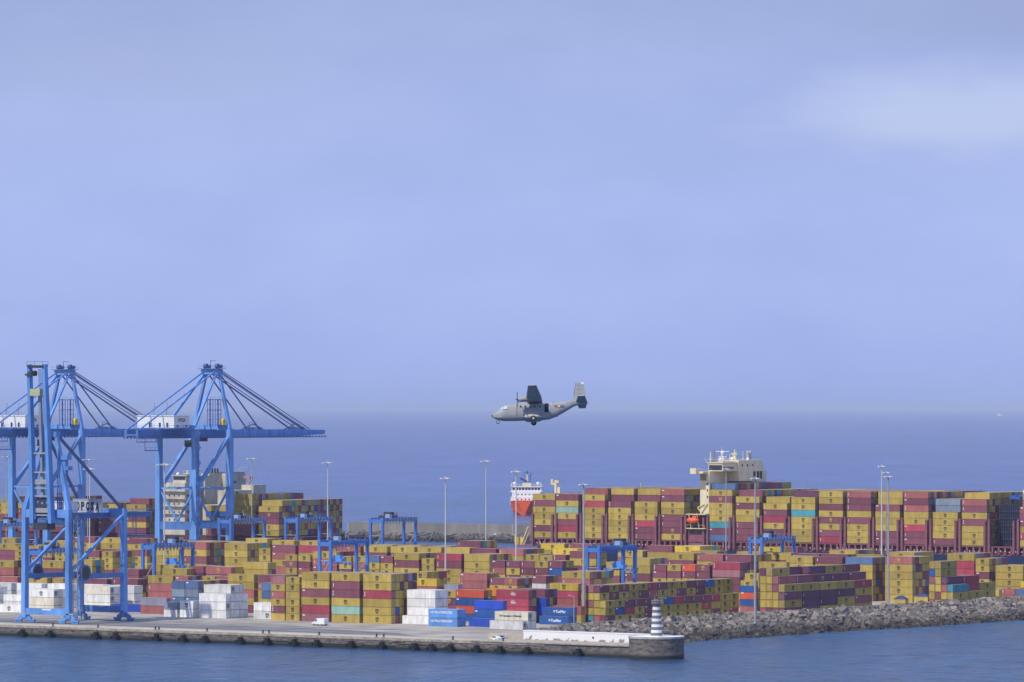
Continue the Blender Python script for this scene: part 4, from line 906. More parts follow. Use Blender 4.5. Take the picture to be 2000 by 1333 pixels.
# ---------------------------------------------------------------- tall lamp masts
def mast(px, ytop, v, label, thick=.42, crown=2.6, col=None):
    s = s_at(px, v); H = z_at(ytop, s)-QZ; u, _ = uv_at(px, v); r = empty('lamp_mast', label, 'lamp mast', W(u, v, QZ), group='tall lamp masts of the terminal')
    m = MB(); m.tube((0, 0, 0), (0, 0, H-1), thick*.82, thick*.4, 10); m.box(-.6, .6, -.6, .6, 0, .4); m.build('pole', col or M_STEEL, r, True)
    m = MB(); m.lathe([(crown*.75, H-.9), (crown*.75, H-.75), (.3, H-.7), (.3, H-.9)], 14); m.tube((0, 0, H-1), (0, 0, H+.4), .25, .12, 8)
    for k in range(6): t = math.pi*k/3; m.beam((0, 0, H-.2), (math.cos(t)*crown, math.sin(t)*crown, H-.55), .12)
    m.build('lamp_ring', col or M_STEEL, r)
    for k in range(8):
        t = math.pi*k/4+.2; x, y = math.cos(t)*crown, math.sin(t)*crown; m = MB(); m.beam((x*.82, y*.82, H-.5), (x*1.12, y*1.12, H-.75), .75, .38); m.build('floodlight', M_WHITE if k % 2 else M_STEEL, r)
M_PALE = mat('pale_pole_paint', (.56, .56, .55), .5, 0, .05, .3, 1)
for a in ((321, 905, 1480, 'white lamp mast with wide crown in front of the far crane legs', .5, 3.0), (492, 894, 1745, 'thin grey lamp mast in front of the sea, right of the far crane', .34, 2.4), (640, 902, 1760, 'white lamp mast rising beside the end of the left ship', .48, 2.6),
          (870, 932, 1520, 'lamp mast standing behind the white reefer stack', .45, 2.0), (949, 899, 1765, 'slim lamp mast left of the orange and white ship', .40, 2.4), (1008, 919, 1545, 'grey lamp mast in front of the orange and white ship', .5, 2.0),
          (1140, 944, 1395, 'thickest grey lamp mast at the corner of the rubble row', .72, 1.7), (1418, 914, 1700, 'lamp mast in front of the ship wheelhouse', .42, 1.6), (1475, 932, 1424, 'tall lamp mast between the two rubble side blocks', .62, 1.6),
          (1722, 909, 1745, 'white lamp mast, left one of the pair at right', .5, 1.6), (1731, 921, 1700, 'lamp mast half hidden in the pair at right', .22, 1.5), (1735, 929, 1540, 'thick lamp mast, front one of the pair at right', .62, 1.6),
          (175, 914, 1640, 'pale lamp mast rising behind the name board crane', .42, 2.6), (171, 896, 1770, 'far lamp mast just behind the name board crane mast', .38, 2.4), (12, 890, 1750, 'thin lamp mast at the far left edge', .3, 2.0)):
    mast(a[0], a[1], a[2], a[3], a[4], a[5], M_PALE if 'white' in a[3] or 'pale' in a[3] else None)
def thin_pole(px, yt, yb, label, arm=True):
    s = (yb-Y_H)/(CAM_H-QZ); v = (F_PX*CT+ST*(px-1000))/s; u, _ = uv_at(px, v); H = (yb-yt)/s; m = MB(); m.tube((0, 0, 0), (0, 0, H), .12, .08, 6)
    r = empty('light_pole', label, 'light pole', W(u, v, QZ)); m.build('pole', M_PALE, r)
    if arm: k = MB(); k.beam((0, 0, H), (-1.6, 0, H+.25), .12); k.box(-2.3, -1.4, -.2, .2, H+.15, H+.4); k.build('lamp_head', M_STEEL, r)
thin_pole(1121, 1165, 1234, 'thin light pole in front of the dark blue written pair'); thin_pole(1002.5, 1207, 1229, 'short thin pole before the low white trailer', False)
thin_pole(1646, 1167, 1192, 'small pole on the rubble crest before the maroon block'); thin_pole(1957, 1150, 1176, 'small pole on the rubble crest at far right')
# ---------------------------------------------------------------- ships
def hull_mesh(L0, L1, beam, z1, bowlen=55, sternflare=True):
    """hull along x from the bow at L0 (tapering) to the stern at L1; near side at y = 0"""
    rings = []; n = 24
    for i in range(n+1):
        x = L0+(L1-L0)*(i/n)**1.0; d = x-L0; k = min(1, d/bowlen)**.55 if bowlen else 1; hw = beam/2*max(k, .02)
        kw = min(1, max(d-6, 0)/(bowlen*1.25))**.7 if bowlen else 1; hb = beam/2*max(kw, .015)
        c = beam/2; rings.append([(x, c-hb*.85, -1), (x, c-hb, 1), (x, c-hw, z1), (x, c+hw, z1), (x, c+hb, 1), (x, c+hb*.85, -1)])
    return MB().loft(rings)
def lashing(r, u0, z0, rows=20, top=11.0, pitch=2.5):
    """one lashing bridge across the deck at x = u0: posts, walkways and cross bars; posts side by side look like one framed wall"""
    m = MB(); yw = rows*pitch
    for y in (-.3, .9): m.beam((u0, y, z0-3.4), (u0, y, z0+top), .95, .35)
    for k in range(1, 7): m.beam((u0, yw*k/6, z0-1), (u0, yw*k/6, z0+top-.6), .6, .35)
    for z in (z0+.4, z0+top*.33, z0+top*.66, z0+top): m.box(u0-.65, u0+.65, -.4, yw, z-.12, z+.1)
    m.tube((u0, -.3, z0+top), (u0, -.3, z0+top+.7), .5, .1, 6)
    for z in (z0+1.2, z0+3.4): m.box(u0-.18, u0+.18, -.53, -.47, z-.7, z+.7)
    m.build('lashing_bridge', M_LASH, r)
def big_ship():
    r = empty('container_ship', 'huge container ship with maroon lashing bridges moored at the far quay', 'ship', W(0, SV-.4, 0))
    ub = uv_at(1084, SV)[0]-12.19; ue = uv_at(2041, SV)[0]+60
    hull_mesh(ub-16, ue, 56, 15.3, 40).build('hull', M_HULL, r)
    m = MB(); m.box(ub-12, ue, .8, 54, 15.3, 15.7); m.build('deck', M_LASH, r)
    m = MB(); m.box(ub+1, ue-4, 1.6, 52, 15.7, 18.5); m.build('hatch_coaming', mat('dark_maroon_steel', (.10, .035, .055), .7, 0, .3, .5), r)
    m = MB()
    uu = ub
    while uu < ue-5:
        if not (uv_at(1340, SV)[0] < uu < uv_at(1384, SV)[0]): m.box(uu, uu+.9, .3, 1.3, 15.7, 18.9)
        uu += 3.1
    m.box(ub, ue-4, .2, 1.5, 18.8, 19.2); rail(m, [(ub-10, .1, 15.7), (ue, .1, 15.7)], 1.2, .05); m.build('deck_stanchion', M_LASH, r)
    m = MB()
    rr = random.Random(3); uu = ub
    while uu < ue-5: m.box(uu, uu+.5, -.02, .18, 16.3+rr.random()*.6, 17.1+rr.random()*.5); uu += rr.uniform(1.6, 3.4)
    tag(m.build('deck_fittings', mat('pinkish_fittings', (.50, .34, .33), .7, 0, .3, 1), r), kind='stuff')
    edges = [1040.5, 1086.5, 1135, 1185, 1236.5, 1289, 1339.5, 1382.5, 1434, 1487.5, 1542, 1596.5, 1651, 1706.5, 1762, 1818, 1875, 1932, 1989]
    for i, px in enumerate(edges):
        top = 11.0 if 0 < i else 10.6
        lashing(r, uv_at(px, SV)[0]+.2, SB, top=top)
        if i in (0,): continue
        lashing(r, uv_at(px, SV)[0]-1.9, SB, top=top-.6)
    # crew steps and fore deck gear
    m = MB(); m.beam((ub-9, 4, 15.7), (ub-3, 1, 24), .6); m.beam((ub-7.5, 4, 15.7), (ub-3, 2, 22), .4); m.build('gangway', M_CREAM, r)
    for dx in (-14, -10.8):
        m = MB(); m.tube((ub+dx, 8, 15.7), (ub+dx, 8, 19.0), 1.3, n=14); m.build('mooring_drum', M_YEL, r)
    # accommodation tower between the sixth and seventh bay
    ua = uv_at(1363.5, SV)[0]; uc = uv_at(1384, SV)[0]; s = s_at(1374, SV); Z = lambda y: z_at(y, s)
    um = uv_at(1344, SV)[0]
    m = MB(); m.box(um, uc-.4, .6, 40, 15.7, Z(1033)); m.build('deckhouse', M_LASH, r)
    m = MB(); m.box(ua, uc-.6, 2, 50, Z(1004), Z(921)); m.build('accommodation_tower', M_CREAM, r)
    m = MB()
    for z in (Z(946), Z(958), Z(971)): m.box(ua+3.6, ua+4.3, 1.93, 2.0, z-.45, z+.45)
    for k in range(7):
        for j in range(5): m.box(ua+.0, ua-.06, 6+k*5.5, 7.2+k*5.5, Z(925)-j*3.1-1.6, Z(925)-j*3.1-.5)
    m.build('porthole', M_GLASS, r)
    m = MB(); m.box(ua-1.6, uc-1.4, -2.5, 55, Z(925), Z(921.2)); rail(m, [(ua-1.6, -2.5, Z(921.2)), (uc-1.4, -2.5, Z(921.2)), (uc-1.4, 55, Z(921.2))]); m.build('bridge_deck', M_CREAM, r)
    # sloping bracket under the near bridge wing
    m = MB(); m.loft([[(ua, 2, Z(939)), (uc-2, 2, Z(939)), (uc-2, 2.2, Z(925)), (ua, 2.2, Z(925))], [(ua, 2, Z(926)), (uc-2, 2, Z(926)), (uc-2, -2.4, Z(925)), (ua, -2.4, Z(925))]]); m.build('wing_bracket', M_CREAM, r)
    m = MB(); m.box(ua-1.6, ua+1.6, -3.8, -.4, Z(926), Z(915)); m.build('bridge_wing_cab', M_CREAM, r)
    m = MB(); m.box(ua+2.2, uc+4.2, 7, 47, Z(921), Z(905)); m.build('wheelhouse', mat('wheelhouse_cream', (.76, .66, .42), .6, 0, .08, .3), r)  # wheelhouse in one even warm cream paint
    m = MB(); m.box(ua+2.5, uc+3.9, 6.93, 7, Z(919), Z(909)); 
    for k in range(12): m.box(uc+4.2, uc+4.26, 8+k*.9, 8.6+k*.9, Z(917), Z(912.5))
    for yy in (33, 36.5, 40): m.box(uc+4.2, uc+4.27, yy, yy+2.0, Z(933), Z(925)); 
    m.build('wheelhouse_window', M_GLASS, r)
    m = MB(); m.box(ua+1.6, uc+4.6, 6.4, 48, Z(905), Z(903.6)); rail(m, [(ua+1.6, 6.4, Z(903.6)), (uc+4.6, 6.4, Z(903.6)), (uc+4.6, 48, Z(903.6))], 1.4); m.build('wheelhouse_roof', M_CREAM, r)
    # gray block carrying the funnel further across
    m = MB(); m.box(uc-6, uc+5.2, 22, 47, Z(941), Z(900)); m.build('funnel_casing', mat('grey_beige_paint', (.74, .64, .44), .6, 0, .08, .3), r)
    for yy in (25, 30.5, 36): MB().box(uc+5.2, uc+5.28, yy, yy+1.3, Z(912), Z(908)).build('casing_louvre', M_DARK, r)
    for yy in (37.4, 41.2, 44.3): MB().box(uc+5.2, uc+5.28, yy, yy+2.5, Z(937), Z(922)).build('casing_louvre', M_DARK, r)
    for yy in (40, 42.4):
        m = MB(); m.tube((uc+1, yy, Z(900)), (uc+1, yy, Z(887)), .8, .7, 10); m.ball((uc+1, yy, Z(885.6)), .9); m.build('exhaust_pipe', M_STEEL, r)
    m = MB(); m.box(uc-4, uc+1, 49, 57, Z(925), Z(909)); m.beam((uc-1, 46, Z(939)), (uc-1, 53, Z(925)), 1.6); m.build('far_bridge_wing', M_CREAM, r)
    m = MB(); m.tube((ua+3, 9, Z(904)), (ua+3, 9, Z(880)), .28, .2, 6); m.build('signal_mast', mat('rust_red_mast', (.36, .14, .10), .6, 0, .1, 1), r)
    m = MB(); m.tube((uc-1, 17, Z(904)), (uc-1, 17, Z(884)), .35, .25, 6); m.box(uc-4.5, uc+2.5, 16.7, 17.3, Z(883.2), Z(882)); m.ball((uc-1, 17, Z(885)), .9); m.beam((uc-3, 17, Z(893)), (uc+1, 17, Z(893)), .3); m.build('radar_mast', M_WHITE, r)
    m = MB(); m.tube((uc-1, 30, Z(900)), (uc-1, 30, Z(885)), .9, .6, 8); m.box(uc-2.6, uc+.6, 29, 31, Z(889), Z(887)); m.tube((uc-1, 30, Z(887)), (uc-1, 30, Z(879)), .4, .3, 6); m.beam((uc-5, 24, Z(903)), (uc-5, 24, Z(874)), .14); m.build('main_mast', M_CREAM, r)
    for (x, y, rad) in ((ua+6, 12, .9), (uc, 25, 1.1), (uc-2, 20, .8), (uc+2, 38, .8)):
        m = MB(); m.tube((x, y, Z(903)), (x, y, Z(900)), .2, n=6); m.ball((x, y, Z(898.6)), rad); m.build('satellite_dome', M_WHITE, r, True)
    for k in range(13):
        x = uc-5+rr.uniform(-3, 6); y = 10+k*2.8; m = MB(); m.beam((x, y, Z(904)), (x, y, Z(904)+rr.uniform(1.5, 5)), .24); m.box(x-.7, x+.7, y-.2, y+.2, Z(904)+1.3, Z(904)+1.6); m.build('aerial', M_CREAM if k % 3 else M_STEEL, r)
    for o in r.children:
        if o.name.split('.')[0] in ('bridge_deck', 'wheelhouse', 'wheelhouse_window', 'wheelhouse_roof', 'funnel_casing', 'casing_louvre', 'exhaust_pipe', 'far_bridge_wing', 'radar_mast', 'main_mast', 'satellite_dome', 'aerial'): o.scale.y = .79
    # lifeboat in its davits
    ul = uv_at(1358.5, SV)[0]; zl = Z(1017)
    m = MB(); rg = []
    for t in (-1, -.82, -.5, 0, .5, .82, 1):
        q = max(.05, (1-t*t)**.5)**.7; rg.append([(ul+t*3.2, -1.8+1.5*q*math.cos(a), zl+1.35*q*math.sin(a)) for a in [k*math.pi/5 for k in range(10)]])
    m.loft(rg); m.box(ul+.2, ul+2.2, -2.6, -1, zl+1.0, zl+2.1); m.build('lifeboat', M_ORANGE, r, True)
    m = MB(); m.beam((ul-2.2, .2, zl-4.2), (ul-2.2, -1.8, zl+3.2), .4); m.beam((ul+2.2, .2, zl-4.2), (ul+2.2, -1.8, zl+3.2), .4); m.box(um, uc-.5, -1.5, 1.2, Z(1006), Z(1004.3)); rail(m, [(um, -1.5, Z(1033)), (uc-1, -1.5, Z(1033))], 1.6)
    m.box(um, uc-.6, -1.6, .6, Z(1033)-.1, Z(1033)+.25); m.build('davit', M_CREAM, r)
    m = MB()
    for x in (um+1, um+4.6, um+8.4): m.box(x, x+2.1, .5, .6, Z(1042), Z(1036))
    m.box(um+7.5, um+10, .5, .6, Z(1066), Z(1052)); m.box(um+12, um+14, .5, .6, Z(1066), Z(1050)); m.build('deckhouse_opening', M_DARK, r)
    m = MB(); m.beam((ua+1.5, 1.6, Z(1005)), (ua-1, 1.6, Z(992)), .35); m.beam((ua-1, 1.6, Z(992)), (ua+2.4, 1.6, Z(985)), .35); m.beam((ua+.4, 1.6, Z(1005)), (ua+4, 1.6, Z(984)), .35); m.build('provision_crane', M_CREAM, r)
    # empty bay: dark cell guides before a near-black block painted as the shadow inside
    u1 = uv_at(1934, SV)[0]; u2 = uv_at(1988, SV)[0]; m = MB(); m.box(u1, u2-2, 8, 50, 18.5, 37)
    m.build('bay_shade_block', mat('bay_shade_blue', (.018, .02, .05), .8, 0, .4, .8), r)
    m = MB()
    for k in range(12): x = u1+.6+k*1.05; m.beam((x, 7.6, 19), (x, 7.6, 38+rr.uniform(-2, 2)), .16)
    for z in (22, 25, 28, 31, 34): m.box(u1, u2-2, 7.4, 7.7, z, z+.2)
    m.build('cell_guide', mat('dark_steel_blue', (.06, .07, .13), .7, 0, .3, 1), r)
    m = MB()
    for k in range(26): x = u1+2+rr.uniform(0, 11); y = rr.uniform(20, 50); z = z_at(968, 4.5)+rr.uniform(-1.5, 1.5); m.box(x, x+1.6, y, y+1.4, z, z+1.8)
    m.build('white_deck_gear', M_WHITE, r)
    m = MB()
    for k in range(9): x = u1-1+rr.uniform(0, 7); y = rr.uniform(14, 30); z = z_at(974, 4.5)+rr.uniform(-.6, .8); m.box(x, x+2.4, y, y+2, z, z+1)
    m.build('blue_deck_gear', mat('bright_blue_cover', (.05, .12, .50), .5, 0, .1, 1), r)
    # orange gear lashed on the fourth and fifth bays, yellow davit at the bow
    return r
big_ship()
def gear():
    px = 1207; s = s_at(1220, SV); u = uv_at(1204, SV)[0]; m = MB(); rr = random.Random(8); z = z_at(985, s)
    r = empty('orange_lashing_gear', 'orange machinery pieces lying on the lower stack before the ship tower', 'machinery', W(u, SV+4, z_at(980, s)))
    for k in range(4): m.tube((k*2.1, 0, .9), (k*2.1+1.3, .3, 1.1), .9, n=8); m.beam((k*2.1+.4, 0, 0), (k*2.1+.4, 0, 2.0+rr.random()), .5)
    m.box(-.5, 8, -.6, .6, 0, .4); m.build('frame', M_ORANGE, r)
    m = MB(); m.beam((10.5, 0, .4), (10.5, 0, 3.4), .8); m.box(9.4, 12.4, -.6, .6, .8, 2.0); m.build('jib', M_ORANGE, r); m = MB(); m.box(12.4, 14, -.7, .7, .1, 1.5); m.build('motor', mat('bright_blue_cover', (.05, .12, .50)), r)
    MB().beam((8.6, 3, 0), (8.6, 3, 8.5), .22).build('staff', M_YEL, r)
    s = s_at(1090, SV+14); u = uv_at(1086, SV+14)[0]; zb = z_at(963, s); r = empty('yellow_davit', 'hooked yellow davit standing above the first bay of the big ship', 'davit', W(u, SV+14, zb))
    m = MB(); m.beam((0, 0, 0), (0, 0, 5.8), 1.1); m.beam((0, 0, 3.9), (-2, 0, 4.2), 1.0); m.box(-2.6, -1.4, -.5, .5, 3.9, 6.2); m.box(-.2, 1.8, -.6, .6, 4.6, 5.6); m.build('post', M_CREAM, r); m = MB(); m.box(1, 2.4, -.5, .5, -.2, 2.6); m.build('housing', M_CREAM, r)
gear()
# yellow boxes behind the first bays stand on the ship as well
bx = uv_at(1150, SV+18)
def left_ship():
    r = empty('container_ship', 'moored ship with a tall cream superstructure behind the lowered-boom crane', 'ship', W(0, SV-.4, 0))
    ub = uv_at(-80, SV)[0]; ue = uv_at(655, SV)[0]
    m = MB(); m.box(ub, ue-22, 0, 52, -1, 14.6); m.loft([[(ue-22, 0, -1), (ue-22, 52, -1), (ue-22, 52, 14.6), (ue-22, 0, 14.6)], [(ue-14, 14, 2), (ue-14, 38, 2), (ue-14, 50, 14.6), (ue-14, 3, 14.6)]]); m.build('hull', M_HULL, r)
    m = MB(); m.box(ub, ue-20, 1, 51, 14.6, 17.3); m.build('hatch_coaming', mat('dark_maroon_steel', (.10, .035, .055)), r)
    for px in (494.5, 448, 232, 179, 126, 74, 20): lashing(r, uv_at(px, SV)[0]+1.2, SB2, top=8.5)
    # superstructure: stepped blocks
    U = lambda px, v=0: uv_at(px, SV+v)[0]; s = s_at(380, SV+6); Z = lambda y: z_at(y, s)
    u0, u1 = U(318, 3), U(362, 3); Wt = mat('weathered_cream_paint', (0,)*3)
    m = MB(); m.box(u0, u1, 3, 16, 14.6, Z(944)); m.box(u0+2, u1+2, 16, 48, 14.6, Z(930)); a = m.build('accommodation_block', M_CREAM2, r)
    m = MB()
    for k in range(4):
        z = Z(960)-k*7.6/2*.95
        m.box(u0-.3, u1+1.4, 1.6, 3, z-.15, z+.15); rail(m, [(u0, 1.6, z), (u1+1.4, 1.6, z)], 1.1, .06)
    m.build('balcony', M_CREAM2, r)
    m = MB(); rr = random.Random(4)
    for k in range(5):
        for j in range(4): x = u0+1+j*3.0; z = Z(955)-k*3.9; m.box(x, x+.8, 2.94, 3.0, z, z+1.0)
        for j in range(3): y = 5+j*3.4; m.box(u1, u1+.06, y, y+1.2, Z(955)-k*3.9, Z(955)-k*3.9+1.1)
    m.build('window', M_GLASS, a)
    m = MB(); m.box(u0+5, u1-1, 5, 12, Z(944), Z(930)); m.box(u0+4.4, u1-.4, 4.4, 12.6, Z(930), Z(928.6)); w = m.build('wheelhouse', M_CREAM2, r)
    m = MB(); m.box(u0+5.3, u1-1.3, 4.93, 5, Z(938), Z(932)); m.build('wheelhouse_window', M_GLASS, w)
    m = MB(); x = u1-2; m.tube((x, 14, Z(930)), (x, 14, Z(906)), .3, .15, 6); m.box(x-2.5, x+2.5, 13.8, 14.2, Z(918), Z(917)); m.tube((x-2, 10, Z(930)), (x-2, 10, Z(920)), .7, .4, 8); m.box(x-4, x+2, 9, 15, Z(926), Z(925)); rail(m, [(x-4, 9, Z(925)), (x+2, 9, Z(925))]); m.build('mast', M_CREAM, r)
    m = MB(); m.ball((u0+6.5, 7, Z(927)), .9); m.build('satellite_dome', M_WHITE, r, True)
    # funnel block further right
    v0 = 20; x0, x1 = U(394, v0), U(410, v0); m = MB(); m.box(x0, x1, v0, v0+9, 14.6, Z(926)); m.box(x0+1, x1+3, v0+9, v0+24, 14.6, Z(926)); f = m.build('funnel_casing', M_CREAM2, r)
    m = MB(); m.box(x0+1, x1+3, v0+9, v0+24, Z(926), Z(924.6))
    for k in range(5): m.tube((x0+1+k*.9, v0+3+k, Z(926)), (x0+1+k*.9, v0+3+k, Z(916)), .45, n=8)
    m.build('funnel_pipe', M_DARK, r)
    m = MB()
    for j in range(3):
        for k in range(2): m.box(x1+3, x1+3.07, v0+11+k*3.6, v0+13.4+k*3.6, Z(946)-j*5.2, Z(941)-j*5.2)
    m.build('window', M_GLASS, f)
    v0 = 8; x0, x1 = U(416, v0), U(436, v0); m = MB(); m.box(x0-6, x1, v0, v0+14, 14.6, Z(986)); m.box(x0, x1+2, v0+4, v0+20, Z(986), Z(958)); m.box(x0+2, x1+3, v0+20, v0+30, 14.6, Z(948)); g = m.build('engine_casing', M_CREAM2, r)
    m = MB(); m.box(x1, x1+.07, v0+3, v0+6, Z(983), Z(975)); m.box(x1+2, x1+2.07, v0+8, v0+9.4, Z(968), Z(962)); m.build('window', M_GLASS, g)
    m = MB(); m.beam((x1-2, v0+22, Z(948)), (x1+1, v0+22, Z(932)), .8); m.box(x1-4, x1, v0+21, v0+23, Z(935), Z(931)); m.build('stack_vent', mat('rust_pink_paint', (.45, .24, .20), .7), r)
left_ship()

def supply_ship():
    """seen over the bow of the big ship, beyond the breakwater: orange hull, white house, dark mast"""
    Y = F_PX*79/(1006-Y_H); X = (1024-1000)*Y/F_PX; s = F_PX/Y; r = empty('supply_ship', 'orange hulled white supply ship out at sea beyond the breakwater', 'ship', (X, Y, 0), R(-5))
    hw = 31/s; L = 80; r.scale = (1, 1, .78)
    def ring(y, k, kb, zt): return [(-hw*kb*.55, y, -1), (-hw*kb, y, 3), (-hw*k, y, zt), (hw*k, y, zt), (hw*kb, y, 3), (hw*kb*.55, y, -1)]
    zt = (1010-978)/s
    MB().loft([ring(0, .45, .10, zt+1.6), ring(6, .88, .6, zt+1), ring(13, .99, .86, zt), ring(30, 1, .95, zt-3), ring(L, .95, .9, 6)]).build('hull', M_ORANGE, r)
    m = MB(); m.box(-hw*.97, hw*.97, 14, 40, zt-.5, zt+4.6); m.box(-hw*.9, hw*.9, 16, 38, zt+4.6, zt+9); m.box(-hw*1.0, hw*1.0, 13.5, 15, zt-2.5, zt+1.4); m.build('superstructure', M_WHITE, r)
    zb = zt+9; m = MB(); m.box(-hw*1.02, hw*1.02, 17, 34, zb, zb+1.1); m.box(-hw*.95, hw*.95, 18, 33, zb+1.1, zb+4.6); m.box(-hw*1.0, hw*1.0, 17.4, 34, zb+4.6, zb+5.3); w = m.build('wheelhouse', M_WHITE, r)
    m = MB()
    for k in range(9): x = -hw*.88+k*hw*.2; m.box(x, x+hw*.15, 17.9, 18, zb+1.9, zb+4.0)
    m.build('wheelhouse_window', M_GLASS, w)
    m = MB(); 
    for z in (zt+1.6, zt+6): 
        for k in range(6): x = -hw*.55+k*hw*.24; m.box(x, x+.9, 13.9, 14 , z, z+1.2) if z < zt+4 else m.box(x, x+.9, 15.9, 16, z, z+1.2)
    m.box(-hw*.6, -hw*.1, 13.4, 13.5, zt-7.5, zt-2.6); m.box(hw*.15, hw*.6, 13.4, 13.5, zt-6, zt-2.9); m.build('window', M_GLASS, r)
    m = MB(); m.box(-3.2, 3.2, 20, 28, zb+5.3, zb+8.4); m.beam((0, 24, zb+8), (0, 24, zb+16.5), .9); m.build('funnel_base', M_CREAM, r)
    m = MB(); m.beam((0, 24, zb+8), (0, 24, zb+20), .7); m.beam((-5, 24, zb+13), (0, 24, zb+9.5), 1.6); m.beam((2.2, 24, zb+9), (3, 24, zb+18), .5); m.beam((-3, 24, zb+15), (3, 24, zb+15), .4); m.beam((-2, 24, zb+18), (2.4, 24, zb+18.6), .35); m.build('mast', mat('navy_mast_paint', (.03, .06, .22), .5), r)
    for x in (-hw*.78, hw*.72): m = MB(); m.tube((x, 22, zb+5.3), (x, 22, zb+7), .4, n=6); m.ball((x, 22, zb+8), 1.5); m.build('satellite_dome', M_WHITE, r, True)
    m = MB(); rail(m, [(-hw, 17.4, zb+5.3), (hw, 17.4, zb+5.3)], 2.0, .12); m.box(-hw*.95, -hw*.9, 17, 17.3, zb+5, zb+9); m.box(hw*.9, hw*.95, 17, 17.3, zb+5, zb+9); m.build('bridge_rail', M_WHITE, r)
supply_ship()
def tiny_ship():
    Y = 42000.0; X = (1952-1000)*Y/F_PX; r = empty('distant_ship', 'tiny white ship on the horizon at far right', 'ship', (X, Y, 0))
    m = MB(); m.extrude_y([(-22, 0), (20, 0), (25, 9), (-24, 8)], 0, 9); m.build('hull', M_WHITE, r); m = MB(); m.box(-16, 4, 2, 7, 8, 20); m.box(-12, -4, 3, 6, 20, 26); m.build('superstructure', M_WHITE, r)
tiny_ship()

# ---------------------------------------------------------------- lighthouse on its round pier head
def lighthouse():
    cu, cv = EU+.0, 1267.0
    s = s_at(1278, cv); r0 = 8.7
    p = empty('pier_head', 'round stained concrete pier head at the end of the mole', 'pier', W(cu, cv, 0))
    m = MB(); m.lathe([(r0, -2), (r0, .4), (r0+.08, 1.2), (r0-.05, 2.6), (r0, 4.4), (r0-.02, 4.8), (r0, 6.3)], 48); m.build('drum', M_QW, p)
    m = MB(); m.lathe([(r0+.18, 6.3), (r0+.18, 6.95), (r0-.2, 6.95), (r0-.2, 6.3)], 48); m.build('rim', mat('pale_rim_concrete', (.46, .43, .38), .9, 0, .25, .8), p)
    m = MB(); m.lathe([(r0-.25, 6.3), (r0-.25, 6.85)], 48); m.build('white_floor', mat('whitewash', (.80, .80, .79), .7, 0, .06, .6), p)
    l = empty('lighthouse', 'small white and grey banded lighthouse on the pier head', 'lighthouse', W(cu, cv, 6.85))
    H = 9.9; n = 11; r_a, r_b = 1.80, 1.15
    for k in range(n):
        z0, z1 = .25+k*H/n, .25+(k+1)*H/n; ra, rb = r_a+(r_b-r_a)*k/n, r_a+(r_b-r_a)*(k+1)/n
        m = MB(); e = .05 if k % 2 == 0 else 0; m.lathe([(ra+e, z0+.004), (rb+e, z1-.004)], 28); m.build('grey_band' if k % 2 == 0 else 'white_band', mat('lighthouse_grey', (.17, .165, .165), .75, 0, .15, 2) if k % 2 == 0 else mat('lighthouse_white', (.80, .81, .81), .6, 0, .05, 2), l)
    m = MB(); m.box(-2.6, 2.6, -2.6, 2.6, 0, .25); m.build('plinth', M_WHITE, l)
    m = MB(); m.lathe([(1.62, H+.25), (1.62, H+.5), (1.2, H+.5), (1.15, H+1.3), (.35, H+1.75)], 20); m.build('gallery', mat('lighthouse_grey', (.17,)*3), l)
    m = MB(); m.tube((0, 0, H+1.7), (0, 0, H+2.3), .32, n=10); m.ball((0, 0, H+2.45), .3); m.build('lantern', M_GLASS, l)
    m = MB()
    for k in range(10):
        t = k*math.pi/5; m.beam((1.55*math.cos(t), 1.55*math.sin(t), H+.5), (1.55*math.cos(t), 1.55*math.sin(t), H+1.5), .07)
        t2 = t+math.pi/5; m.beam((1.55*math.cos(t), 1.55*math.sin(t), H+1.5), (1.55*math.cos(t2), 1.55*math.sin(t2), H+1.5), .07)
    m.tube((0, 0, H+2.6), (0, 0, H+3.8), .05, n=5); m.tube((-.8, 0, H+.6), (-.8, 0, H+3.4), .04, n=5); m.build('railing', M_STEEL, l)
    # raised white parapet wall running back from the head
    uw0, _ = uv_at(1024, 1279); 
    w = empty('parapet_wall', 'long whitewashed parapet wall with peeling patches leading to the lighthouse', 'wall', (0, 0, 0))
    mw = bpy.data.materials.new('peeling_whitewash'); mw.use_nodes = True; t = mw.node_tree; ns = t.nodes; pp = ns['Principled BSDF']; pp.inputs['Roughness'].default_value = .8
    g = ns.new('ShaderNodeNewGeometry'); nz = ns.new('ShaderNodeTexNoise'); nz.inputs['Scale'].default_value = .5; nz.inputs['Detail'].default_value = 7; t.links.new(g.outputs['Position'], nz.inputs['Vector'])
    sx = ns.new('ShaderNodeSeparateXYZ'); t.links.new(g.outputs['Position'], sx.inputs[0]); mm = ns.new('ShaderNodeMath'); mm.operation = 'MULTIPLY_ADD'; t.links.new(sx.outputs[2], mm.inputs[0]); mm.inputs[1].default_value = .11; t.links.new(nz.outputs[0], mm.inputs[2])
    rp = ns.new('ShaderNodeValToRGB'); t.links.new(mm.outputs[0], rp.inputs[0]); rp.color_ramp.elements[0].position = .90; rp.color_ramp.elements[0].color = (.30, .26, .21, 1); rp.color_ramp.elements[1].position = .94; rp.color_ramp.elements[1].color = (.80, .80, .79, 1); t.links.new(rp.outputs[0], pp.inputs['Base Color'])
    m = MB(); m.box(uw0, cu-6, 1278.5, 1280.3, QZ, 6.5); m.build('wall', mw, w); m = MB(); m.box(uw0-.1, cu-6, 1278.4, 1280.5, 6.5, 6.8); m.build('coping', mat('whitewash', (.8,)*3), w)
    m = MB(); m.box(uw0-16, uw0-.2, 1281, 1283, QZ, 5.3); m.build('low_wall', M_CONC_L, w)
    m = MB(); xx = uv_at(1157, 1278)[0]; m.tube((xx, 1278.3, 5.1), (xx, 1278.5, 5.1), .32, n=10); m.build('porthole', M_DARK, w)
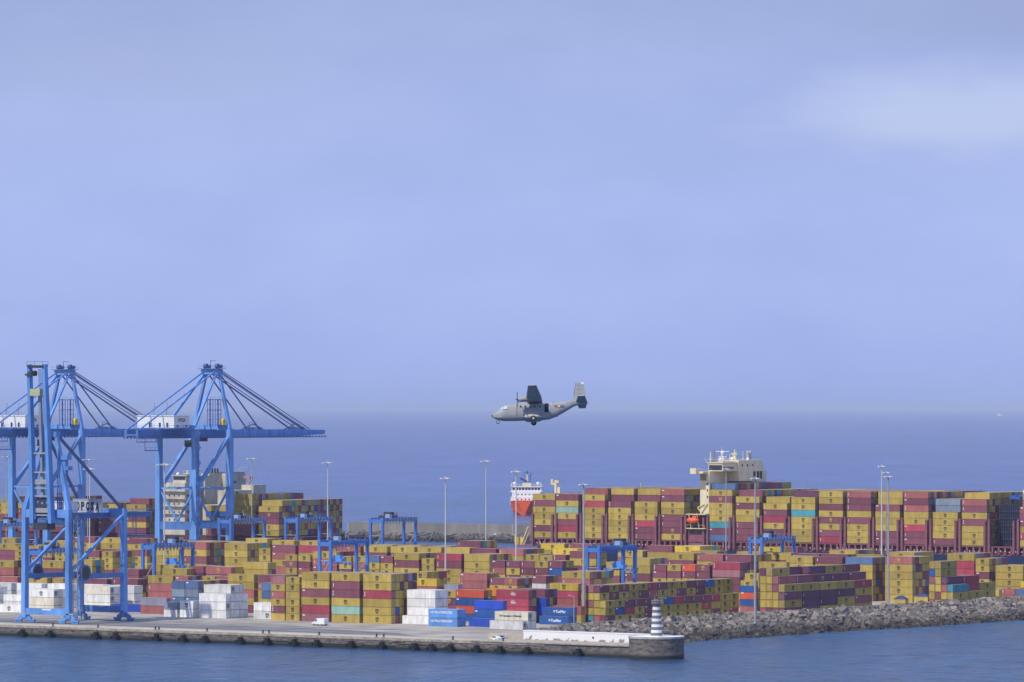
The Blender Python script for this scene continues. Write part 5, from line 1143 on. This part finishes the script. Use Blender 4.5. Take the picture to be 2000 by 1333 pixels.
    # stained ledge of the mole in front of the parapet, joining the drum
    m = MB(); m.box(uw0-10, cu-5, EV-.4, 1278, QZ, QZ+.35); m.build('ledge', mat('old_coping_concrete', (0,)*3), w)
    w.rotation_euler = (0, 0, -TH)
lighthouse()

# ---------------------------------------------------------------- along the quay: fenders, bollards, vehicles
def fender_at(px, i):
    u, v = uv_at(px, EV-.7); r = empty('quay_fender', 'black rubber fender hanging on the quay wall, %s from the left' % ORD[i], 'fender', W(u, EV-.7, 0), group='black fenders along the quay wall')
    rr = random.Random(i); m = MB(); m.tube((0, -.9, -.5), (0, -.9, 2.4), .95, n=12); m.build('cylinder', M_RUB, r)
    m = MB(); m.tube((-2.1, -.6, .8+rr.random()*.5), (-.2, -.8, 1.3), .6, n=10); m.build('side_roll', M_RUB, r)
    m = MB(); m.beam((0, -.6, 2.1), (0, -.1, 3.3), .14); m.beam((-.5, -.5, 2.1), (-.5, -.1, 3.3), .1); m.build('chain', M_DARK, r)
for i, px in enumerate((47, 101, 191, 229, 309, 361, 403, 473, 525, 578, 622, 689, 749, 812, 846, 883, 934, 980, 1033, 1133)): fender_at(px, i)
for i, px in enumerate((105, 193, 305, 312, 406, 515, 527, 625, 737, 751, 886, 984)):
    u, _ = uv_at(px, EV+2); r = empty('mooring_bollard', 'iron mooring bollard on the quay edge, %s from the left' % ORD[i], 'bollard', W(u, EV+1.6, QZ+.25), group='bollards on the quay edge')
    m = MB(); m.lathe([(.32, 0), (.24, .5), (.28, .8), (.42, .95), (.3, 1.1)], 12); m.build('post', M_DARK, r)
    m = MB(); m.box(-.5, .5, -.5, .5, -.02, .08); m.build('base_plate', M_DARK, r)
def van():
    u, v = from_ground(625, 1222.5, QZ); r = empty('white_van', 'white panel van parked in front of the tall front block', 'van', W(u, v, QZ), -TH-.10)
    L = 5.9; out = [(-L/2, .45), (-L/2, 1.0), (-L/2+.35, 1.25), (-L/2+1.2, 1.45), (-L/2+1.95, 2.35), (-L/2+2.5, 2.6), (L/2-.1, 2.6), (L/2, 2.4), (L/2, .45)]
    MB().extrude_y(out, -1.0, 1.0).build('body', M_WHITE, r)
    m = MB(); m.loft([[(-L/2+1.25, -.85, 1.5), (-L/2+1.25, .85, 1.5), (-L/2+1.22, .85, 1.52), (-L/2+1.22, -.85, 1.52)], [(-L/2+1.92, -.8, 2.3), (-L/2+1.92, .8, 2.3), (-L/2+1.86, .8, 2.33), (-L/2+1.86, -.8, 2.33)]]); m.build('windscreen', M_GLASS, r)
    m = MB(); m.extrude_y([(-L/2+1.4, 1.5), (-L/2+2.4, 1.5), (-L/2+2.4, 2.2), (-L/2+1.95, 2.2)], -1.02, -1.0); m.build('side_window', M_GLASS, r)
    for x in (-L/2+1.05, L/2-1.2):
        for y in (-.98, .86):
            m = MB(); m.tube((x, y-.04, .36), (x, y+.16, .36), .36, n=16); w = m.build('wheel', M_RUB, r); m = MB(); m.tube((x, y-.06, .36), (x, y-.04, .36), .2, n=12); m.build('hubcap', M_STEEL, w)
    m = MB(); m.box(-L/2-.03, -L/2, -.9, -.6, .8, 1.0); m.box(-L/2-.03, -L/2, .6, .9, .8, 1.0); m.build('headlight', M_GLASS, r)
    m = MB(); m.box(L/2, L/2+.03, -.95, -.8, 1.0, 1.6); m.build('tail_light', M_ORANGE, r)
    m = MB(); m.box(-L/2-.05, L/2+.04, -1.02, 1.02, .38, .55); m.build('bumper', M_DARK, r)
van()
def car(px, py, z, label, rot, m_body, name='parked_car', v=None):
    u, vv = from_ground(px, py, z) if v is None else (uv_at(px, v)[0], v); r = empty(name, label, 'car', W(u, vv, z), rot); L = 4.2
    out = [(-L/2, .35), (-L/2, .75), (-L/2+.9, .95), (-L/2+1.5, 1.42), (L/2-1.1, 1.45), (L/2-.35, 1.0), (L/2, .9), (L/2, .35)]
    MB().extrude_y(out, -.86, .86).build('body', m_body, r)
    m = MB(); m.extrude_y([(-L/2+1.1, .95), (-L/2+1.58, 1.36), (L/2-1.15, 1.38), (L/2-.6, 1.0)], -.88, .88); m.build('side_window', M_GLASS, r)
    m = MB(); m.loft([[(-L/2+.92, -.75, .98), (-L/2+.92, .75, .98), (-L/2+.9, .75, .99), (-L/2+.9, -.75, .99)], [(-L/2+1.48, -.7, 1.42), (-L/2+1.48, .7, 1.42), (-L/2+1.44, .7, 1.43), (-L/2+1.44, -.7, 1.43)]]); m.build('windscreen', M_GLASS, r)
    for x in (-L/2+.75, L/2-.8):
        for y in (-.84, .72): m = MB(); m.tube((x, y-.03, .32), (x, y+.15, .32), .32, n=14); m.build('wheel', M_RUB, r)
car(968, 1251.5, QZ, 'small white hatchback standing near the end of the white parapet', -TH-.3, M_WHITE)
car(978, 1250, QZ, 'small silver car right behind the white hatchback on the quay', -TH+.4, mat('silver_car_paint', (.42, .44, .46), .35, .4))
car(971, 1046, 3.9, 'white car on the breakwater road, left one of two', -TH, M_WHITE, v=MV+9)
car(981, 1046, 3.9, 'pale car on the breakwater road, right one of two', -TH, mat('silver_car_paint', (.4,)*3), v=MV+7)
# open yellow skips heaped with dark blue covers beside the teal block
def skip(px, yt, w, label, v):
    s = s_at(px, v); h = 2.6; u = uv_at(px, v)[0]; z = z_at(yt, s)-h; r = empty('open_top_container', label, 'open container', W(u-w/2, v, max(QZ, z)))
    m = MB(); zz = max(QZ, z); m.box(-w/2, w/2, 0, 2.4, 0, h); m.box(-w/2-.06, w/2+.06, -.06, 2.46, h-.25, h-.1); m.build('body', mat('skip_yellow', (.52, .40, .09), .6, 0, .12, .6, 1), r)
    m = MB(); n = 9; rings = []; rr = random.Random(int(px))
    for i in range(n+1): t = i/n; q = max(.04, math.sin(math.pi*t))**.6; x = -w/2*1.02+w*1.04*t; hh = (1.0+.4*rr.random())*q; rings.append([(x, -.1, h+.01), (x, .3, h+hh*.7), (x, 1.2, h+hh+.1), (x, 2.1, h+hh*.6), (x, 2.5, h+.01)])
    m.loft(rings); m.build('blue_cover', mat('dark_blue_tarpaulin', (.018, .04, .15), .6, 0, .3, .8), r)
skip(1768, 1171, 5.0, 'open yellow container heaped with dark blue covers, left one', 1552); skip(1812, 1166, 6.0, 'open yellow container under a blue cover, right one beside the teal block', 1580)
# ---------------------------------------------------------------- the aircraft
def aircraft():
    """twin engined high wing transport. built nose to -x, metres; banked, its left side towards us"""
    s = 11.5; Y = F_PX/s; r = empty('transport_aircraft', 'grey twin propeller military transport flying low with its wheels down', 'aircraft', ((1054-1000)/s, Y, z_at(795, s)), 0)
    zx = lambda px: (px-1000)/9.52/s*1.0    # crop pixels to metres about the wing
    zz = lambda py: (640-py)/9.52/s
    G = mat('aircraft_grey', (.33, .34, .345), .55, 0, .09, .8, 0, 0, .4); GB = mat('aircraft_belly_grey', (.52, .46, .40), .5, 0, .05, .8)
    # stations: crop x, top, bottom, half width
    st = [(112, 808, 822, .10), (125, 792, 838, .26), (150, 768, 858, .48), (200, 738, 882, .72), (245, 718, 893, .86), (300, 655, 903, .98), (345, 622, 908, 1.04), (420, 603, 909, 1.07), (560, 590, 906, 1.08), (700, 578, 902, 1.08), (820, 566, 898, 1.08), (1000, 572, 892, 1.08), (1100, 575, 886, 1.06), (1180, 570, 876, 1.02), (1300, 560, 830, .92), (1420, 545, 764, .78), (1540, 525, 692, .62), (1640, 505, 628, .46), (1720, 520, 604, .30), (1800, 540, 592, .18), (1860, 556, 586, .08)]
    n = 20; rings = []
    for (x, t, b, hw) in st:
        zc, hz = (zz(t)+zz(b))/2, (zz(t)-zz(b))/2; rg = []
        for i in range(n):
            a = 2*math.pi*i/n; c, sn = math.cos(a), math.sin(a); e = .72
            rg.append((zx(x), math.copysign(abs(c)**e, c)*hw, zc+math.copysign(abs(sn)**e, sn)*hz))
        rings.append(rg)
    m = MB(); m.loft(rings); fus = m.build('fuselage', [G, GB], r, True)
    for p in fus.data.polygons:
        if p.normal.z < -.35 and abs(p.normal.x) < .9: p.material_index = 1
    m = MB(); m.loft([[(zx(112)-.12, .03*math.cos(a), zz(815)+.03*math.sin(a)) for a in [k*math.pi/5 for k in range(10)]], [(zx(128), .3*math.cos(a), zz(815)+.27*math.sin(a)) for a in [k*math.pi/5 for k in range(10)]]]); m.build('nose_cone', M_DARK, r, True)
    wz = zz(560)
    def aero(x0, c, z, th):
        return [(x0, z), (x0+.08*c, z+th*.55), (x0+.3*c, z+th*.75), (x0+.65*c, z+th*.5), (x0+c, z), (x0+.65*c, z-th*.12), (x0+.3*c, z-th*.28), (x0+.08*c, z-th*.25)]
    # wing: x position of leading edge, chord
    for sg, nm in ((-1, 'wing'), (1, 'wing')):
        secs = [(0.0, zx(760), 2.62, 0), (3.2, zx(760), 2.62, .05), (10.14, zx(815), 1.42, .30)]
        m = MB(); m.loft([[(x, sg*y, z+wz+dz) for x, z in aero(x0, c, 0, .38*c/2.6)] for y, x0, c, dz in secs]); w = m.build(nm, GB, r)
        m = MB(); m.loft([[(x0+c*.93, sg*y, wz+dz-.10), (x0+c*1.03, sg*y, wz+dz-.16), (x0+c*1.03, sg*y, wz+dz-.10), (x0+c*.93, sg*y, wz+dz-.02)] for y, x0, c, dz in ((1.2, zx(760), 2.62, .02), (9.6, zx(811), 1.5, .28))]); m.build('flap', GB, w)
        # engine nacelle and four bladed propeller
        y = sg*2.65; rr_ = [(zx(602), .12), (zx(612), .34), (zx(650), .44), (zx(760), .50), (zx(900), .42), (zx(985), .16)]
        m = MB(); m.loft([[(x, y+q*math.cos(a), wz-.05+q*math.sin(a)-(.12 if i < 3 else 0)) for a in [k*math.pi/6 for k in range(12)]] for i, (x, q) in enumerate(rr_)]); e = m.build('engine', G, r, True)
        m = MB(); m.tube((zx(560), y, wz-.15), (zx(602), y, wz-.15), .03, .17, 10); hb = m.build('propeller', M_DARK, r, True)
        for k in range(4):
            a = .12+k*math.pi/2; dy, dz = math.cos(a), math.sin(a); px = zx(590)
            b = MB(); b.loft([[(px-.05, y+dy*q+dz*-wq, wz-.15+dz*q+dy*wq), (px+.03, y+dy*q+dz*wq, wz-.15+dz*q-dy*wq), (px+.06, y+dy*q+dz*wq, wz-.15+dz*q-dy*wq), (px-.02, y+dy*q-dz*wq, wz-.15+dz*q+dy*wq)] for q, wq in ((.12, .05), (.7, .13), (1.32, .07))]); b.build('blade', M_DARK, hb)
        # tailplane half
        m = MB(); tz = zz(548); m.loft([[(x, sg*y2, z+tz) for x, z in aero(x0, c, 0, .14)] for y2, x0, c in ((.1, zx(1672), 1.95), (4.1, zx(1722), 1.15))]); m.build('tailplane', GB, r)
        # main gear
        x = zx(890); yy = sg*1.45; m = MB(); m.loft([[(xx, sg*(1.0+wd*math.cos(a)), zz(862)+hh*math.sin(a)) for a in [k*math.pi/5 for k in range(10)]] for xx, wd, hh in ((zx(710), .05, .05), (zx(760), .45, .38), (zx(850), .52, .44), (zx(990), .4, .3), (zx(1060), .05, .05))]); m.build('gear_sponson', GB, r, True)
        m = MB(); m.tube((x, yy-.13, zz(905)), (x, yy+.13, zz(905)), .46, n=20); t = m.build('main_wheel', M_RUB, r); m = MB(); m.tube((x, yy-.15, zz(905)), (x, yy+.15, zz(905)), .2, n=14); m.build('wheel_hub', M_STEEL, t)
        m = MB(); m.beam((x, sg*1.0, zz(850)), (x, yy, zz(905)), .14); m.build('gear_strut', M_STEEL, r)
    m = MB(); fx = [(1625, 520, 1655, 180), ]; y = .09
    m.loft([[(zx(a), yy2, zz(b)) for a, b in pts] for yy2, pts in ((-.10, [(1590, 520), (1640, 455), (1672, 182), (1818, 186), (1846, 350), (1888, 545), (1800, 560)]), (.10, [(1590, 520), (1640, 455), (1672, 182), (1818, 186), (1846, 350), (1888, 545), (1800, 560)]))]); fin = m.build('fin', G, r)
    m = MB(); m.box(zx(1772), zx(1816), -.13, .13, zz(206), zz(168)); m.build('fin_cap', M_WHITE, fin)
    m = MB(); m.extrude_y([(zx(1628), zz(440)), (zx(1664), zz(185)), (zx(1668), zz(185)), (zx(1636), zz(445))], -.12, .12); m.build('deicer_boot', M_DARK, fin)
    m = MB()
    for z_ in (240, 310, 385): m.box(zx(1690), zx(1800), -.115, .115, zz(z_)-.015, zz(z_)+.015)
    m.build('panel_line', M_INK, fin)
    m = MB(); m.loft([[(zx(1640), q*math.cos(a), zz(508)+q*math.sin(a)) for a in [k*math.pi/4 for k in range(8)]] for q in (.02,)] + [[(zx(x), q*math.cos(a), zz(b)+q*math.sin(a)) for a in [k*math.pi/4 for k in range(8)]] for x, b, q in ((1560, 522, .05), (1350, 560, .04))]); m.build('dorsal_fairing', G, r)
    m = MB(); m.beam((zx(1860), 0, zz(572)), (zx(1910), 0, zz(577)), .06); m.build('tail_probe', M_DARK, r)
    # nose gear
    m = MB(); m.tube((zx(225), -.1, zz(937)), (zx(225), .1, zz(937)), .27, n=18); t = m.build('nose_wheel', M_RUB, r); m = MB(); m.tube((zx(225), -.12, zz(937)), (zx(225), .12, zz(937)), .13, n=12); m.build('wheel_hub', M_WHITE, t)
    m = MB(); m.beam((zx(215), 0, zz(880)), (zx(225), 0, zz(935)), .08); m.build('nose_strut', M_STEEL, r)
    # cockpit glazing, cabin windows, open door
    gl = mat('bright_glazing', (.62, .68, .74), .08, 0, .03, 2, 0, 0, .9)
    m = MB(); 
    for sg in (-1, 1):
        for (a, b, c, d) in (((248, 722), (290, 672), (332, 662), (330, 718)), ((342, 658), (396, 646), (406, 714), (342, 718))):
            def sy(px, py):      # half width of the fuselage skin there
                for (x0, t0, b0, h0), (x1, t1, b1, h1) in zip(st[:-1], st[1:]):
                    if x0 <= px <= x1: k = (px-x0)/(x1-x0); t_, b_, h_ = t0+(t1-t0)*k, b0+(b1-b0)*k, h0+(h1-h0)*k; q = min(.98, abs((zz(py)-(zz(t_)+zz(b_))/2)/((zz(t_)-zz(b_))/2))); return h_*(1-q**(1/.36))**.36+.10
                return 1
            P = [(zx(x), sg*sy(x, y_), zz(y_)) for x, y_ in (a, b, c, d)]; m.add(P+[(x, y_*.96, z) for x, y_, z in P], [(0,1,2,3),(7,6,5,4),(0,4,5,1),(1,5,6,2),(2,6,7,3),(3,7,4,0)])
    m.build('cockpit_window', gl, r)
    for px in (650, 738, 828, 915, 1010):
        m = MB(); m.tube((zx(px), -1.10, zz(668)), (zx(px), -1.05, zz(668)), .15, n=12); m.build('cabin_window', M_GLASS, r)
    m = MB(); m.box(zx(1095), zx(1165), -1.10, -.9, zz(775), zz(605)); m.build('open_door', mat('dark_opening', (.012, .015, .03), .9), r)
    m = MB(); m.box(zx(576), zx(584), -1.105, -1.0, zz(830), zz(600)); m.build('warning_stripe', mat('dark_red_stripe', (.25, .05, .05), .6), r)
    # roundel and code
    c = (zx(1360), -.885, zz(648)); 
    for q, cm, nm, k in ((.34, mat('roundel_red', (.50, .20, .14), .5), 'roundel_red', 0), (.235, mat('roundel_yellow', (.62, .48, .20), .5), 'roundel_yellow', 1), (.11, mat('roundel_white', (.75, .6, .5), .5), 'roundel_centre', 2)):
        m = MB(); m.tube((c[0], c[1]+.05, c[2]), (c[0], c[1]-.02-.012*k, c[2]), q, n=20); m.build(nm, cm, r)
    m = MB(); put_text(m, '72', (zx(1298), -.99, zz(650)), .32, (1, 0, 0), (0, 0, 1), (0, -1, 0), .02, w=.42, t=.06); put_text(m, '08', (zx(1424), -.86, zz(648)), .32, (1, 0, 0), (0, 0, 1), (0, -1, 0), .02, w=.5, t=.06); m.build('lettering', mat('code_blue_grey', (.12, .16, .25), .6), r)
    m = MB(); m.beam((zx(1330), .0, zz(800)), (zx(1320), .0, zz(832)), .2, .1); m.build('belly_aerial', M_DARK, r)
    m = MB(); m.beam((zx(1245), 0, zz(565)), (zx(1250), 0, zz(540)), .1, .06); m.build('top_aerial', M_DARK, r)
    # attitude: left wing raised towards us, slight nose-down of the picture is in the outline already
    r.rotation_euler = (R(-15.0), 0, R(-2.0))
aircraft()

# ---------------------------------------------------------------- air
def haze():
    m = bpy.data.materials.new('haze'); m.use_nodes = True; t = m.node_tree; ns = t.nodes
    for n in list(ns):
        if n.type != 'OUTPUT_MATERIAL': ns.remove(n)
    v = ns.new('ShaderNodeVolumePrincipled'); v.inputs['Color'].default_value = (0.68, 0.79, 1.0, 1); v.inputs['Density'].default_value = HAZE; v.inputs['Anisotropy'].default_value = -0.15
    out = [n for n in ns if n.type == 'OUTPUT_MATERIAL'][0]; t.links.new(v.outputs[0], out.inputs['Volume'])
    k = 93500.0; mb = MB(); mb.box(-k, k, -k, k, -3, 112); o = mb.build('haze', m); tag(o, kind='stuff')
HAZE = 2.7e-5
haze()
def smoke():
    m = bpy.data.materials.new('smoke'); m.use_nodes = True; t = m.node_tree; ns = t.nodes
    for n in list(ns):
        if n.type != 'OUTPUT_MATERIAL': ns.remove(n)
    v = ns.new('ShaderNodeVolumePrincipled'); v.inputs['Color'].default_value = (.9, .9, .92, 1); tcn = ns.new('ShaderNodeTexCoord'); nz = ns.new('ShaderNodeTexNoise'); nz.inputs['Scale'].default_value = .35; t.links.new(tcn.outputs['Object'], nz.inputs[0])
    mr = ns.new('ShaderNodeMapRange'); t.links.new(nz.outputs[0], mr.inputs[0]); mr.inputs[1].default_value = .45; mr.inputs[2].default_value = .7; mr.inputs[4].default_value = .16; t.links.new(mr.outputs[0], v.inputs['Density'])
    out = [n for n in ns if n.type == 'OUTPUT_MATERIAL'][0]; t.links.new(v.outputs[0], out.inputs['Volume'])
    s = s_at(445, 1850); u = uv_at(438, 1850)[0]; mb = MB()
    mb.loft([[(x, q*math.cos(a), z+q*math.sin(a)) for a in [k*math.pi/5 for k in range(10)]] for x, z, q in ((-1, -.5, .4), (1.5, 0, 1.8), (5, 1.2, 2.6), (9, 3.5, 2.3), (13, 6, 1.6), (15, 7, .4))])
    o = mb.build('exhaust_smoke', m); o.location = W(u, 1850, z_at(937, s)); o.rotation_euler = (0, 0, -TH); tag(o, 'faint white puff of exhaust smoke beside the left ship funnel', 'smoke', None, 'stuff')
smoke()
